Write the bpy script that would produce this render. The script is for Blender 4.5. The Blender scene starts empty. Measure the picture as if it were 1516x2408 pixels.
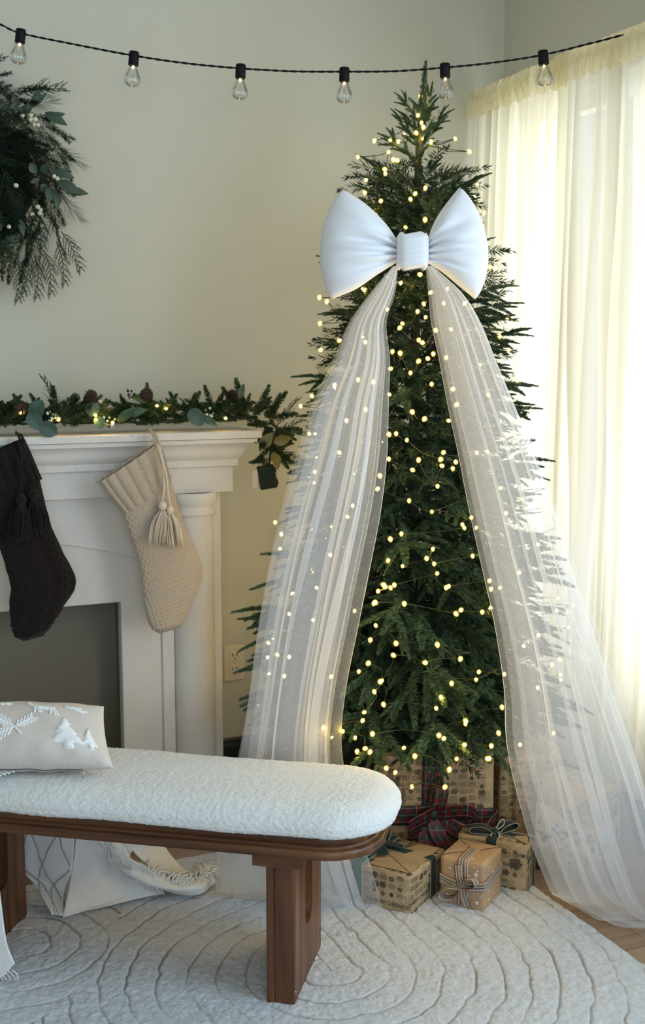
import bpy, bmesh, math, random
import numpy as np
from mathutils import Vector, Matrix

S = bpy.context.scene
COL = S.collection
PI = math.pi
rng = np.random.default_rng(7)
random.seed(7)

# ------------------------------------------------------------------ camera, light, exposure
EYE = np.array([0.0, 0.0, 1.5])
YAW, PITCH, FPX = math.radians(23.8), math.atan(374 / 2816), 2816.0
FW = np.array([math.sin(YAW) * math.cos(PITCH), math.cos(YAW) * math.cos(PITCH), -math.sin(PITCH)])
RT = np.array([math.cos(YAW), -math.sin(YAW), 0.0])
UP = np.cross(RT, FW)
cd = bpy.data.cameras.new('camera')
cam = bpy.data.objects.new('camera', cd)
COL.objects.link(cam)
cd.sensor_fit = 'VERTICAL'
cd.sensor_height = 36.0
cd.lens = FPX / 2408 * 36.0
cd.clip_start = 0.05
cd.dof.use_dof = True
cd.dof.focus_distance = 2.95
cd.dof.aperture_fstop = 4.0
cam.matrix_world = Matrix(((RT[0], UP[0], -FW[0], EYE[0]), (RT[1], UP[1], -FW[1], EYE[1]),
                           (RT[2], UP[2], -FW[2], EYE[2]), (0, 0, 0, 1)))
S.camera = cam

w = bpy.data.worlds.new('overcast_sky')
S.world = w
w.use_nodes = True
w.node_tree.nodes['Background'].inputs[0].default_value = (0.72, 0.86, 1.0, 1)
w.node_tree.nodes['Background'].inputs[1].default_value = 0.9

S.view_settings.view_transform = 'Standard'
S.view_settings.look = 'None'
S.view_settings.exposure = -0.12
S.view_settings.gamma = 1.0
S.view_settings.use_curve_mapping = False
try:
    S.cycles.transparent_max_bounces = 24
    S.cycles.max_bounces = 7
    S.cycles.diffuse_bounces = 4
    S.cycles.sample_clamp_indirect = 4.0
    S.cycles.use_denoising = True
    S.cycles.adaptive_threshold = .02
except Exception:
    pass


def window_light(name, loc, direction, sx, sy, power, color):
    l = bpy.data.lights.new(name, 'AREA')
    l.shape = 'RECTANGLE'
    l.size, l.size_y, l.energy, l.color = sx, sy, power, color
    o = bpy.data.objects.new(name, l)
    COL.objects.link(o)
    o.location = loc
    o.rotation_euler = Vector(direction).to_track_quat('-Z', 'Z').to_euler()
    return o


# daylight through the curtained window, through the big window nearer the camera, through the window behind it
window_light('daylight_curtained_window', (2.62, 2.86, 1.42), (-1, 0, 0), 1.9, 2.3, 37, (1.0, 0.985, 0.95))
window_light('daylight_side_window', (2.55, 0.1, 1.55), (-1, 0.12, -0.05), 2.9, 2.3, 115, (0.58, 0.79, 1.0))
window_light('daylight_rear_window', (-0.6, -2.62, 1.6), (0.12, 1, -0.06), 2.4, 2.0, 66, (0.70, 0.84, 1.0))

# ------------------------------------------------------------------ helpers: noise, mesh building, things


def hash3(i, j, k, s=0):
    n = (i.astype(np.int64) * 374761393 + j.astype(np.int64) * 668265263 + k.astype(np.int64) * 2147483647 + s * 974634777) & 0xFFFFFFFF
    n = ((n ^ (n >> 13)) * 1274126177) & 0xFFFFFFFF
    n = (n ^ (n >> 16)) & 0xFFFFFFFF
    return n / 4294967295.0


def vnoise(P, f, s=0):
    Q = np.asarray(P, float) * f + 1000.0
    I = np.floor(Q)
    F = Q - I
    F = F * F * (3 - 2 * F)
    x, y, z = I[..., 0], I[..., 1], I[..., 2]
    out = 0
    for a in (0, 1):
        for b in (0, 1):
            for c in (0, 1):
                wgt = (F[..., 0] if a else 1 - F[..., 0]) * (F[..., 1] if b else 1 - F[..., 1]) * (F[..., 2] if c else 1 - F[..., 2])
                out = out + wgt * hash3(x + a, y + b, z + c, s)
    return out * 2 - 1


def unit(v):
    v = np.asarray(v, float)
    return v / (np.linalg.norm(v) + 1e-12)


def frame(d):
    d = unit(d)
    a = np.array([0, 0, 1.0]) if abs(d[2]) < .9 else np.array([1.0, 0, 0])
    n = unit(np.cross(a, d))
    return d, n, np.cross(d, n)


def smooth_path(pts, n):
    P = np.asarray(pts, float)
    if len(P) < 3:
        t = np.linspace(0, 1, n)[:, None]
        return P[0] * (1 - t) + P[-1] * t
    E = np.vstack([2 * P[0] - P[1], P, 2 * P[-1] - P[-2]])
    ts = np.linspace(0, len(P) - 1 - 1e-9, n)
    i = np.floor(ts).astype(int)
    t = (ts - i)[:, None]
    p0, p1, p2, p3 = E[i], E[i + 1], E[i + 2], E[i + 3]
    return .5 * ((2 * p1) + (-p0 + p2) * t + (2 * p0 - 5 * p1 + 4 * p2 - p3) * t ** 2 + (-p0 + 3 * p1 - 3 * p2 + p3) * t ** 3)


class MB:
    def __init__(s):
        s.v, s.f, s.n, s.uv, s.hasuv = [], [], 0, [], False

    def add(s, V, Fc, uv=None):
        V = np.asarray(V, float).reshape(-1, 3)
        if isinstance(Fc, np.ndarray):
            s.f.extend((Fc + s.n).tolist())
        else:
            s.f.extend([tuple(i + s.n for i in f) for f in Fc])
        s.v.append(V)
        s.uv.append(np.zeros((len(V), 2)) if uv is None else np.asarray(uv, float).reshape(-1, 2))
        s.hasuv |= uv is not None
        s.n += len(V)
        return s

    def box(s, c, d, ax=None):
        ax = np.eye(3) if ax is None else np.asarray(ax, float)
        V = [np.asarray(c) + ax[0] * d[0] / 2 * i + ax[1] * d[1] / 2 * j + ax[2] * d[2] / 2 * k for i in (-1, 1) for j in (-1, 1) for k in (-1, 1)]
        return s.add(V, [(0, 1, 3, 2), (4, 6, 7, 5), (0, 4, 5, 1), (2, 3, 7, 6), (0, 2, 6, 4), (1, 5, 7, 3)])

    def grid(s, P, closed=False, uv=None, flip=False):
        P = np.asarray(P, float)
        n, m = P.shape[:2]
        idx = np.arange(n * m).reshape(n, m)
        if closed:
            idx = np.hstack([idx, idx[:, :1]])
        a, b, c, d = idx[:-1, :-1].ravel(), idx[:-1, 1:].ravel(), idx[1:, 1:].ravel(), idx[1:, :-1].ravel()
        Fc = np.stack([a, d, c, b] if flip else [a, b, c, d], 1)
        return s.add(P.reshape(-1, 3), Fc, uv)

    def tube(s, path, r, seg=6, cap=True):
        P = np.asarray(path, float)
        n = len(P)
        T = np.gradient(P, axis=0)
        r = np.broadcast_to(np.asarray(r, float), (n,))
        _, N, _ = frame(T[0])
        G = np.zeros((n, seg, 3))
        for i in range(n):
            t = unit(T[i])
            N = unit(N - t * (N @ t))
            B = np.cross(t, N)
            a = np.arange(seg) * 2 * PI / seg
            G[i] = P[i] + r[i] * (np.cos(a)[:, None] * N + np.sin(a)[:, None] * B)
        base = s.n
        s.grid(G, closed=True)
        if cap:
            s.f.append(tuple(base + k for k in range(seg))[::-1])
            s.f.append(tuple(base + (n - 1) * seg + k for k in range(seg)))
        return s

    def lathe(s, prof, c=(0, 0, 0), axis=(0, 0, 1), seg=16):
        d, n, b = frame(axis)
        a = np.arange(seg) * 2 * PI / seg
        G = np.array([[np.asarray(c) + d * z + r * (math.cos(t) * n + math.sin(t) * b) for t in a] for r, z in prof])
        return s.grid(G, closed=True)

    def ball(s, c, r, seg=10, rings=7):
        r = np.broadcast_to(np.asarray(r, float), (3,))
        th = np.linspace(0.001, PI - 0.001, rings)
        a = np.arange(seg) * 2 * PI / seg
        G = np.array([[np.asarray(c) + r * np.array([math.sin(t) * math.cos(p), math.sin(t) * math.sin(p), math.cos(t)]) for p in a] for t in th])
        return s.grid(G, closed=True, flip=True)

    def prism(s, poly, o, ex, ey, ez, depth):
        """polygon (x, y) in the plane o + x*ex + y*ey, extruded by depth along ez"""
        o, ex, ey, ez = (np.asarray(t, float) for t in (o, ex, ey, ez))
        A = np.array([o + ex * x + ey * y for x, y in poly])
        n = len(A)
        return s.add(np.vstack([A, A + ez * depth]), [tuple(range(n))[::-1], tuple(range(n, 2 * n))] + [(i, (i + 1) % n, n + (i + 1) % n, n + i) for i in range(n)])

    def mesh(s, name, smooth=True):
        me = bpy.data.meshes.new(name)
        V = np.vstack(s.v)
        me.from_pydata(V.tolist(), [], s.f)
        if s.hasuv:
            uvl = me.uv_layers.new(name='UVMap')
            li = np.empty(len(me.loops), np.int32)
            me.loops.foreach_get('vertex_index', li)
            uvl.data.foreach_set('uv', np.vstack(s.uv)[li].astype(np.float32).ravel())
        if smooth:
            me.polygons.foreach_set('use_smooth', np.ones(len(me.polygons), bool))
        me.update()
        return me

    def build(s, name, m, parent=None, smooth=True, bevel=0.0, kind=None, label=None, segs=2):
        return place(s.mesh(name, smooth), name, m, parent, bevel, kind, label, segs)


def place(me, name, m, parent=None, bevel=0.0, kind=None, label=None, segs=2):
    if m is not None:
        me.materials.clear()
        me.materials.append(m)
    o = bpy.data.objects.new(name, me)
    COL.objects.link(o)
    if parent is not None:
        o.parent = parent
        if parent.type == 'EMPTY':
            o.matrix_parent_inverse = parent.matrix_basis.inverted()
    if bevel:
        b = o.modifiers.new('bevel', 'BEVEL')
        b.width, b.segments, b.limit_method, b.angle_limit = bevel, segs, 'ANGLE', 0.6
    if kind:
        o['kind'] = kind
    if label:
        o['label'] = label
    return o


def tag(o, label, cat, group=None):
    o['label'], o['category'] = label, cat
    if group:
        o['group'] = group
    return o


def thing(name, label, cat, loc=(0, 0, 0), group=None):
    o = bpy.data.objects.new(name, None)
    COL.objects.link(o)
    o.empty_display_size = .05
    o.matrix_basis = Matrix.Translation(Vector([float(t) for t in loc]))
    return tag(o, label, cat, group)


def inst(me, name, M, parent, kind=None):
    """one more object on shared mesh data, at world matrix M, under parent"""
    o = bpy.data.objects.new(name, me)
    COL.objects.link(o)
    o.parent = parent
    if parent.type == 'EMPTY':
        o.matrix_parent_inverse = parent.matrix_basis.inverted()
    o.matrix_basis = M
    return o


def struct(o):
    o['kind'] = 'structure'
    return o


def basis(o, d, roll, sc):
    """matrix with local X along d"""
    d, n, b = frame(d)
    c, s_ = math.cos(roll), math.sin(roll)
    y, z = n * c + b * s_, b * c - n * s_
    return Matrix(((d[0] * sc, y[0] * sc, z[0] * sc, o[0]), (d[1] * sc, y[1] * sc, z[1] * sc, o[1]), (d[2] * sc, y[2] * sc, z[2] * sc, o[2]), (0, 0, 0, 1)))


# ------------------------------------------------------------------ materials


class NT:
    def __init__(s, name):
        s.m = bpy.data.materials.new(name)
        s.m.use_nodes = True
        s.t = s.m.node_tree
        s.b = s.t.nodes['Principled BSDF']
        s.out = s.t.nodes['Material Output']

    def n(s, ty, **kw):
        x = s.t.nodes.new(ty)
        for k, v in kw.items():
            if k in x.inputs.keys():
                x.inputs[k].default_value = v
            else:
                setattr(x, k, v)
        return x

    def l(s, a, b):
        s.t.links.new(a, b)

    def coord(s, kind='Object', scale=(1, 1, 1)):
        tc = s.n('ShaderNodeTexCoord')
        mp = s.n('ShaderNodeMapping')
        mp.inputs['Scale'].default_value = scale
        s.l(tc.outputs[kind], mp.inputs[0])
        return mp.outputs[0]

    def noise(s, co, scale, detail=4, rough=.55):
        x = s.n('ShaderNodeTexNoise', Scale=scale, Detail=detail, Roughness=rough)
        s.l(co, x.inputs['Vector'])
        return x.outputs['Fac']

    def ramp(s, fac, stops):
        r = s.n('ShaderNodeValToRGB')
        e = r.color_ramp.elements
        while len(e) < len(stops):
            e.new(.5)
        for k, (p, c) in zip(e, stops):
            k.position, k.color = p, (*c, 1)
        s.l(fac, r.inputs[0])
        return r.outputs[0]

    def math(s, op, a, b=0.0):
        x = s.n('ShaderNodeMath', operation=op)
        for i, v in enumerate((a, b)):
            if isinstance(v, (int, float)):
                x.inputs[i].default_value = v
            else:
                s.l(v, x.inputs[i])
        return x.outputs[0]

    def mix(s, fac, a, b):
        x = s.n('ShaderNodeMix', data_type='RGBA')
        for sock, v in ((x.inputs[0], fac), (x.inputs[6], a), (x.inputs[7], b)):
            if isinstance(v, (int, float)):
                sock.default_value = v
            elif isinstance(v, tuple):
                sock.default_value = (*v, 1)
            else:
                s.l(v, sock)
        return x.outputs[2]

    def bump(s, h, strength=.3, dist=.01):
        x = s.n('ShaderNodeBump', Strength=strength, Distance=dist)
        s.l(h, x.inputs['Height'])
        s.l(x.outputs[0], s.b.inputs['Normal'])


def basic(name, col, rough=.6, var=.0, vscale=8, bump=None, spec=.5, metal=0, sheen=0, coord='Object', stretch=(1, 1, 1)):
    k = NT(name)
    k.b.inputs['Roughness'].default_value = rough
    k.b.inputs['Metallic'].default_value = metal
    k.b.inputs['Specular IOR Level'].default_value = spec
    if sheen:
        k.b.inputs['Sheen Weight'].default_value = sheen
        k.b.inputs['Sheen Roughness'].default_value = .5
    co = k.coord(coord, stretch)
    f = k.noise(co, vscale)
    lo, hi = tuple(c * (1 - var) for c in col), tuple(min(1, c * (1 + var)) for c in col)
    k.l(k.ramp(f, [(.3, lo), (.7, hi)]), k.b.inputs['Base Color'])
    if bump:
        k.bump(k.noise(co, bump[0], 3), bump[1], bump[2])
    return k.m


def needle_mat(name, dark, light, objvar=.3, trans=.10, tipscale=11):
    k = NT(name)
    g = k.n('ShaderNodeNewGeometry')
    oi = k.n('ShaderNodeObjectInfo')
    nz = k.noise(k.coord('Object'), tipscale, 2)
    nz = k.math('MULTIPLY', k.math('SUBTRACT', nz, .30), 2.2)
    f = k.math('ADD', k.math('MULTIPLY', g.outputs['Random Per Island'], .28), k.math('ADD', k.math('MULTIPLY', oi.outputs['Random'], objvar), k.math('MULTIPLY', nz, .72 - objvar)))
    k.l(k.ramp(f, [(0.05, dark), (.9, light)]), k.b.inputs['Base Color'])
    k.b.inputs['Roughness'].default_value = .5
    k.b.inputs['Specular IOR Level'].default_value = .3
    tr = k.n('ShaderNodeBsdfTranslucent')
    tr.inputs[0].default_value = (light[0] * 1.3, light[1] * 1.3, light[2], 1)
    mx = k.n('ShaderNodeMixShader')
    mx.inputs[0].default_value = trans
    k.l(k.b.outputs[0], mx.inputs[1])
    k.l(tr.outputs[0], mx.inputs[2])
    k.l(mx.outputs[0], k.out.inputs[0])
    return k.m


def glow(name, col, strength):
    k = NT(name)
    e = k.n('ShaderNodeEmission')
    e.inputs[0].default_value = (*col, 1)
    e.inputs[1].default_value = strength
    k.l(e.outputs[0], k.out.inputs[0])
    return k.m


def halo_glow(name, col, strength):
    """see-through amber shell, added so its glow imitates the halo round a fairy light"""
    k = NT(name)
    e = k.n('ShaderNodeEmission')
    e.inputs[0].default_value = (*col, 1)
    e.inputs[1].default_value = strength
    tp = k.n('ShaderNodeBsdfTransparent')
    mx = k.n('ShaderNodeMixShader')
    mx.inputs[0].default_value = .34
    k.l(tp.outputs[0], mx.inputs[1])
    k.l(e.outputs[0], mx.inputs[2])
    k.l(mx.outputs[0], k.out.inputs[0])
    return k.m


def sheer(name, col, cover, translucency=.5, slant=1.0):
    """woven net: what a ray meets grows with the slant at which it crosses the cloth"""
    k = NT(name)
    lw = k.n('ShaderNodeLayerWeight', Blend=.5)
    cosv = k.math('MAXIMUM', k.math('SUBTRACT', 1.0, lw.outputs['Facing']), .12)
    alpha = k.math('SUBTRACT', 1.0, k.math('POWER', 1 - cover, k.math('DIVIDE', slant, cosv)))
    d = k.n('ShaderNodeBsdfDiffuse')
    d.inputs[0].default_value = (*col, 1)
    t = k.n('ShaderNodeBsdfTranslucent')
    t.inputs[0].default_value = (*col, 1)
    m1 = k.n('ShaderNodeMixShader')
    m1.inputs[0].default_value = translucency
    k.l(d.outputs[0], m1.inputs[1])
    k.l(t.outputs[0], m1.inputs[2])
    tp = k.n('ShaderNodeBsdfTransparent')
    m2 = k.n('ShaderNodeMixShader')
    k.l(alpha, m2.inputs[0])
    k.l(tp.outputs[0], m2.inputs[1])
    k.l(m1.outputs[0], m2.inputs[2])
    k.l(m2.outputs[0], k.out.inputs[0])
    return k.m


def wood(name, axis, dark, mid, light):
    k = NT(name)
    sc = [26, 26, 26]
    sc[axis] = 1.6
    co = k.coord('Object', tuple(sc))
    f = k.noise(co, 1.2, 6, .6)
    k.l(k.ramp(f, [(.28, dark), (.5, mid), (.75, light)]), k.b.inputs['Base Color'])
    k.b.inputs['Roughness'].default_value = .42
    k.b.inputs['Specular IOR Level'].default_value = .4
    k.bump(k.noise(co, 3.0, 4), .12, .004)
    return k.m


def glass_mat():
    k = NT('clear_bulb_glass')
    lw = k.n('ShaderNodeLayerWeight', Blend=.32)
    gl = k.n('ShaderNodeBsdfGlossy', Roughness=.03)
    tp = k.n('ShaderNodeBsdfTransparent')
    tp.inputs[0].default_value = (.93, .94, .93, 1)
    mx = k.n('ShaderNodeMixShader')
    k.l(k.math('MINIMUM', k.math('ADD', k.math('MULTIPLY', lw.outputs['Fresnel'], 1.0), .05), .8), mx.inputs[0])
    k.l(tp.outputs[0], mx.inputs[1])
    k.l(gl.outputs[0], mx.inputs[2])
    k.l(mx.outputs[0], k.out.inputs[0])
    return k.m


def plaid_mat():
    k = NT('plaid_ribbon_cloth')
    uv = k.coord('UV')
    sp = k.n('ShaderNodeSeparateXYZ')
    k.l(uv, sp.inputs[0])

    def band(o, period, width, off=0.0):
        fr = k.math('FRACT', k.math('ADD', k.math('DIVIDE', o, period), off))
        return k.math('LESS_THAN', fr, width)
    gx, gy = band(sp.outputs[0], .032, .45), band(sp.outputs[1], .030, .42, .2)
    red, grn, drk = (.12, .006, .010), (.008, .034, .022), (.022, .008, .010)
    both = k.math('MULTIPLY', gx, gy)
    c = k.mix(k.math('MAXIMUM', gx, gy), red, drk)
    c = k.mix(both, c, grn)
    th = k.math('MAXIMUM', band(sp.outputs[1], .02, .05, .5), band(sp.outputs[0], .064, .02, .3))
    c = k.mix(th, c, (.26, .22, .17))
    k.l(c, k.b.inputs['Base Color'])
    k.b.inputs['Roughness'].default_value = .55
    return k.m


def stripe_mat():
    k = NT('striped_grosgrain_ribbon')
    uv = k.coord('UV')
    sp = k.n('ShaderNodeSeparateXYZ')
    k.l(uv, sp.inputs[0])
    v = k.math('DIVIDE', sp.outputs[1], .034)
    r = k.n('ShaderNodeValToRGB')
    r.color_ramp.interpolation = 'CONSTANT'
    cols = [(.45, .36, .28), (.28, .05, .05), (.5, .42, .33), (.28, .2, .14), (.03, .06, .035), (.5, .42, .33), (.03, .06, .035), (.28, .2, .14), (.5, .42, .33), (.28, .05, .05), (.45, .36, .28)]
    e = r.color_ramp.elements
    while len(e) < len(cols):
        e.new(.5)
    for i, c in enumerate(cols):
        e[i].position, e[i].color = i / len(cols), (*c, 1)
    k.l(v, r.inputs[0])
    tick = k.math('LESS_THAN', k.math('FRACT', k.math('DIVIDE', sp.outputs[0], .004)), .3)
    k.l(k.mix(k.math('MULTIPLY', tick, .35), r.outputs[0], (.62, .55, .46)), k.b.inputs['Base Color'])
    k.b.inputs['Roughness'].default_value = .8
    return k.m


def paper_mat(name, col, line=.55):
    """wrapping paper; fine rows of print too small to read are grain in the colour"""
    k = NT(name)
    uv = k.coord('UV')
    sp = k.n('ShaderNodeSeparateXYZ')
    k.l(uv, sp.inputs[0])
    row = k.math('LESS_THAN', k.math('FRACT', k.math('DIVIDE', sp.outputs[1], .0034)), .5)
    blk = k.n('ShaderNodeTexVoronoi', Scale=26.0)
    blk.distance = 'CHEBYCHEV'
    k.l(uv, blk.inputs['Vector'])
    sel = k.math('LESS_THAN', blk.outputs['Color'], .6)
    gap = k.math('LESS_THAN', blk.outputs['Distance'], .5)
    nz = k.n('ShaderNodeTexNoise', Scale=420.0, Detail=2)
    k.l(uv, nz.inputs['Vector'])
    dash = k.math('GREATER_THAN', nz.outputs['Fac'], .46)
    ink = k.math('MULTIPLY', k.math('MULTIPLY', row, dash), k.math('MULTIPLY', sel, k.math('MULTIPLY', gap, line)))
    tone = k.ramp(k.noise(k.coord('UV'), 9), [(.3, tuple(c * .88 for c in col)), (.7, tuple(min(1, c * 1.08) for c in col))])
    k.l(k.mix(ink, tone, tuple(c * .25 for c in col)), k.b.inputs['Base Color'])
    k.b.inputs['Roughness'].default_value = .5
    k.b.inputs['Specular IOR Level'].default_value = .3
    k.bump(k.noise(k.coord('UV'), 22, 3), .25, .004)
    return k.m


M = dict(
    wall=basic('painted_wall', (.575, .565, .475), .85, .015, 2, (180, .05, .002)),
    ceiling=basic('ceiling_paint', (.72, .70, .65), .9),
    base=basic('dark_baseboard_paint', (.012, .014, .018), .35),
    plaster=basic('cast_stone', (.655, .625, .585), .75, .03, 14, (60, .12, .002)),
    pit=basic('cast_stone_pinholes', (.16, .14, .12), .9),
    dark=basic('grey_firebox_board', (.155, .138, .108), .85, .05, 3),
    wood_u=wood('walnut_stain_long_grain', 0, (.030, .011, .004), (.105, .040, .014), (.22, .095, .036)),
    wood_z=wood('walnut_stain_upright_grain', 2, (.036, .013, .005), (.115, .044, .016), (.25, .108, .042)),
    plank=None,
    boucle=basic('white_boucle', (.84, .83, .80), .95, .05, 200, (520, .7, .005), .2, sheen=.25),
    rug=None,
    pillow=basic('oatmeal_linen', (.64, .575, .51), .9, .05, 160, (420, .3, .002), .2),
    applique=basic('white_tufted_yarn', (.86, .86, .85), .95, .04, 200, (350, .5, .003), .2),
    zip=basic('grey_zip_tape', (.10, .09, .10), .6),
    steel=basic('brushed_steel', (.62, .62, .62), .3, metal=1),
    throw=basic('white_woven_throw', (.78, .765, .73), .92, .04, 60, (500, .45, .003), .2),
    throwline=basic('taupe_stitch', (.40, .34, .30), .9),
    cream=basic('cream_wool', (.475, .39, .30), .95, .08, 200, (700, .55, .003), .15, sheen=.2),
    brown=basic('dark_brown_wool', (.011, .0075, .0065), .95, .2, 200, (700, .55, .003), .15, sheen=.1),
    tassel=basic('pale_tassel_yarn', (.68, .58, .46), .95, .06, 200),
    needle=needle_mat('spruce_needles', (.006, .020, .011), (.098, .175, .112)),
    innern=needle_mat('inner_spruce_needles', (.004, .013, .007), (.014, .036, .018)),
    garland_n=needle_mat('garland_needles', (.012, .028, .010), (.075, .115, .045)),
    wreath_n=needle_mat('wreath_needles', (.004, .011, .006), (.022, .040, .018), .4),
    cedar=needle_mat('cedar_fronds', (.010, .024, .010), (.035, .065, .032), .4),
    bark=basic('green_trunk_wrap', (.03, .035, .018), .8, .3, 60, (90, .6, .01)),
    twig=basic('brown_twig', (.06, .032, .014), .85),
    leaf=basic('eucalyptus_leaf', (.032, .070, .047), .45, .25, 30),
    leaf2=basic('green_oval_leaf', (.022, .060, .020), .4, .25, 30),
    leafw=basic('dusky_wreath_leaf', (.030, .058, .030), .5, .3, 30),
    oldleaf=basic('olive_leaf', (.14, .13, .04), .5, .2, 30),
    berry=basic('pale_berry', (.68, .66, .48), .4, .06, 60),
    berryg=basic('green_berry', (.16, .24, .10), .4, .1, 60),
    berryw=basic('white_berry', (.62, .68, .68), .4),
    berryd=basic('black_berry', (.02, .02, .02), .35),
    cone=basic('pinecone_scales', (.055, .028, .018), .8, .3, 80),
    boxplastic=basic('green_battery_box', (.008, .016, .008), .6, spec=.25),
    cable=basic('black_cable', (.003, .003, .006), .6, spec=.2),
    gcable=basic('green_light_wire', (.008, .02, .010), .5),
    bulb=glow('warm_fairy_light', (1.0, .63, .105), 200.0),
    lens=halo_glow('amber_halo_shell', (1.0, .66, .07), 2.2),  # not a real cap: added emissive shell imitating the bulb's halo
    filament=glow('warm_filament', (1.0, .52, .16), 9.0),
    glass=glass_mat(),
    bow=basic('white_velvet', (.85, .85, .87), .9, .01, 90, (500, .12, .002), .2, sheen=.5),
    tulle=sheer('white_tulle', (.95, .955, .98), .195, .40),
    curtain=sheer('cream_sheer_curtain', (.95, .93, .79), .93, .82, .6),
    ruffle=sheer('cream_heading_cloth', (.94, .89, .67), .80, .75, .7),
    curtain3=sheer('ivory_sheer_curtain', (.955, .95, .875), .93, .82, .6),
    curtain2=sheer('white_sheer_curtain', (.95, .96, .93), .93, .82, .6),
    plate=basic('ivory_plastic', (.72, .66, .50), .4),
    slot=basic('outlet_slot', (.03, .025, .02), .5),
    news=paper_mat('newsprint_wrap', (.44, .32, .18), .75),
    kraft=basic('kraft_paper', (.44, .285, .155), .55, .06, 18, (30, .2, .003)),
    flap=paper_mat('newsprint_fold', (.44, .315, .18)),
    pinkish=basic('tree_print_paper', (.55, .44, .36), .6, .04, 20),
    ink=basic('dark_print_ink', (.055, .038, .026), .7),
    greenink=basic('green_print_ink', (.03, .09, .075), .7),
    star=basic('white_print', (.80, .78, .74), .7),
    velvet=basic('dark_green_velvet', (.004, .016, .014), .55, .2, 60, sheen=.1),
    teal=basic('teal_satin_ribbon', (.010, .075, .065), .3),
    satin=basic('emerald_satin', (.006, .13, .085), .25),
    bead=basic('pale_gold_beads', (.55, .50, .38), .4),
    plaid=plaid_mat(),
    stripe=stripe_mat(),
    tagpaper=basic('care_tag_paper', (.66, .58, .50), .7),
    sash=basic('window_frame_paint', (.75, .75, .72), .5),
)
k = NT('oak_plank')
oi = k.n('ShaderNodeObjectInfo')
co = k.coord('Object', (2.0, 34, 20))
f = k.math('ADD', k.math('MULTIPLY', k.noise(co, 1.3, 6), .8), k.math('MULTIPLY', oi.outputs['Random'], .25))
k.l(k.ramp(f, [(.3, (.20, .125, .07)), (.55, (.31, .20, .12)), (.85, (.40, .275, .17))]), k.b.inputs['Base Color'])
k.b.inputs['Roughness'].default_value = .38
M['plank'] = k.m
k = NT('ivory_fur_rug')
at = k.n('ShaderNodeAttribute', attribute_name='carve')
co = k.coord('Object')
base = k.ramp(k.noise(co, 60, 5), [(.3, (.63, .635, .645)), (.7, (.785, .79, .80))])
k.l(k.mix(at.outputs['Fac'], base, (.30, .235, .18)), k.b.inputs['Base Color'])
k.b.inputs['Roughness'].default_value = .95
k.b.inputs['Sheen Weight'].default_value = .25
k.bump(k.noise(co, 230, 5, .7), .9, .006)
M['rug'] = k.m

# ------------------------------------------------------------------ the room
YB, XR = 3.745, 2.347
XL, YF, ZC = -2.3, -2.6, 3.3
struct(MB().box(((XL + XR) / 2 - .1, YB + .06, ZC / 2), (XR - XL + .5, .12, ZC)).build('wall_back', M['wall'], smooth=False))


def wall_holes(name, x0, x1, holes, plane):
    """wall slab from (along, z) rectangles round window openings; plane(a, z, t) -> point"""
    mb = MB()
    As = sorted({x0, x1, *[h[0] for h in holes], *[h[1] for h in holes]})
    for a0, a1 in zip(As[:-1], As[1:]):
        hs = [h for h in holes if h[0] <= a0 + 1e-6 and h[1] >= a1 - 1e-6]
        spans = [(0, hs[0][2]), (hs[0][3], ZC)] if hs else [(0, ZC)]
        for z0, z1 in spans:
            P = [plane(a, z, t) for t in (0, .12) for a, z in ((a0, z0), (a1, z0), (a1, z1), (a0, z1))]
            mb.add(P, [(0, 1, 2, 3), (7, 6, 5, 4), (0, 4, 5, 1), (1, 5, 6, 2), (2, 6, 7, 3), (3, 7, 4, 0)])
    return struct(mb.build(name, M['wall'], smooth=False))


wall_holes('wall_right', YF, YB, [(-1.4, 1.6, .35, 2.75), (1.95, 2.98, .42, 2.33), (3.13, 3.66, .42, 2.33)], lambda a, z, t: (XR + t, a, z))
wall_holes('wall_front', XL, XR, [(-1.8, .6, .5, 2.6)], lambda a, z, t: (a, YF - t, z))
struct(MB().box((XL - .06, (YF + YB) / 2, ZC / 2), (.12, YB - YF + .3, ZC)).build('wall_left', M['wall'], smooth=False))
struct(MB().box(((XL + XR) / 2, (YF + YB) / 2, ZC + .05), (XR - XL + .5, YB - YF + .5, .1)).build('ceiling', M['ceiling'], smooth=False))
floor = struct(MB().box(((XL + XR) / 2, (YF + YB) / 2, -.06), (XR - XL + .5, YB - YF + .5, .09)).build('floor', M['plank'], smooth=False))
row, y = 0, YB
while y > 1.3:
    x = XR - (0.35 + .8 * ((row * 37 % 100) / 100))
    xe = XR
    while xe > -1.0:
        me = MB().box(((x + xe) / 2, y - .06, -.0085), (xe - x - .0016, .1184, .017)).mesh('plank', False)
        place(me, 'plank', M['plank'], floor)
        xe, x = x, x - 1.15
    y -= .12
    row += 1
struct(MB().prism([(0, 0), (.016, 0), (.016, .17), (.012, .185), (.012, .192), (.006, .198), (0, .198)], (XL, YB, 0), (0, -1, 0), (0, 0, 1), (1, 0, 0), XR - XL).build('baseboard_back', M['base'], smooth=False))
struct(MB().prism([(0, 0), (.016, 0), (.016, .17), (.012, .185), (.012, .192), (.006, .198), (0, .198)], (XR, YB - .016, 0), (-1, 0, 0), (0, 0, 1), (0, -1, 0), YB - YF - .03).build('baseboard_right', M['base'], smooth=False))
for i, (a0, a1, z0, z1) in enumerate([(1.95, 2.98, .42, 2.33), (3.13, 3.66, .42, 2.33)]):
    mb = MB()
    x = XR + .08
    for (ya, yb, za, zb) in ((a0, a0 + .05, z0, z1), (a1 - .05, a1, z0, z1), (a0, a1, z0, z0 + .05), (a0, a1, z1 - .05, z1)):
        mb.box((x, (ya + yb) / 2, (za + zb) / 2), (.05, yb - ya, zb - za))
    struct(mb.build('window_%d' % (i + 1), M['sash'], smooth=False))

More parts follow.
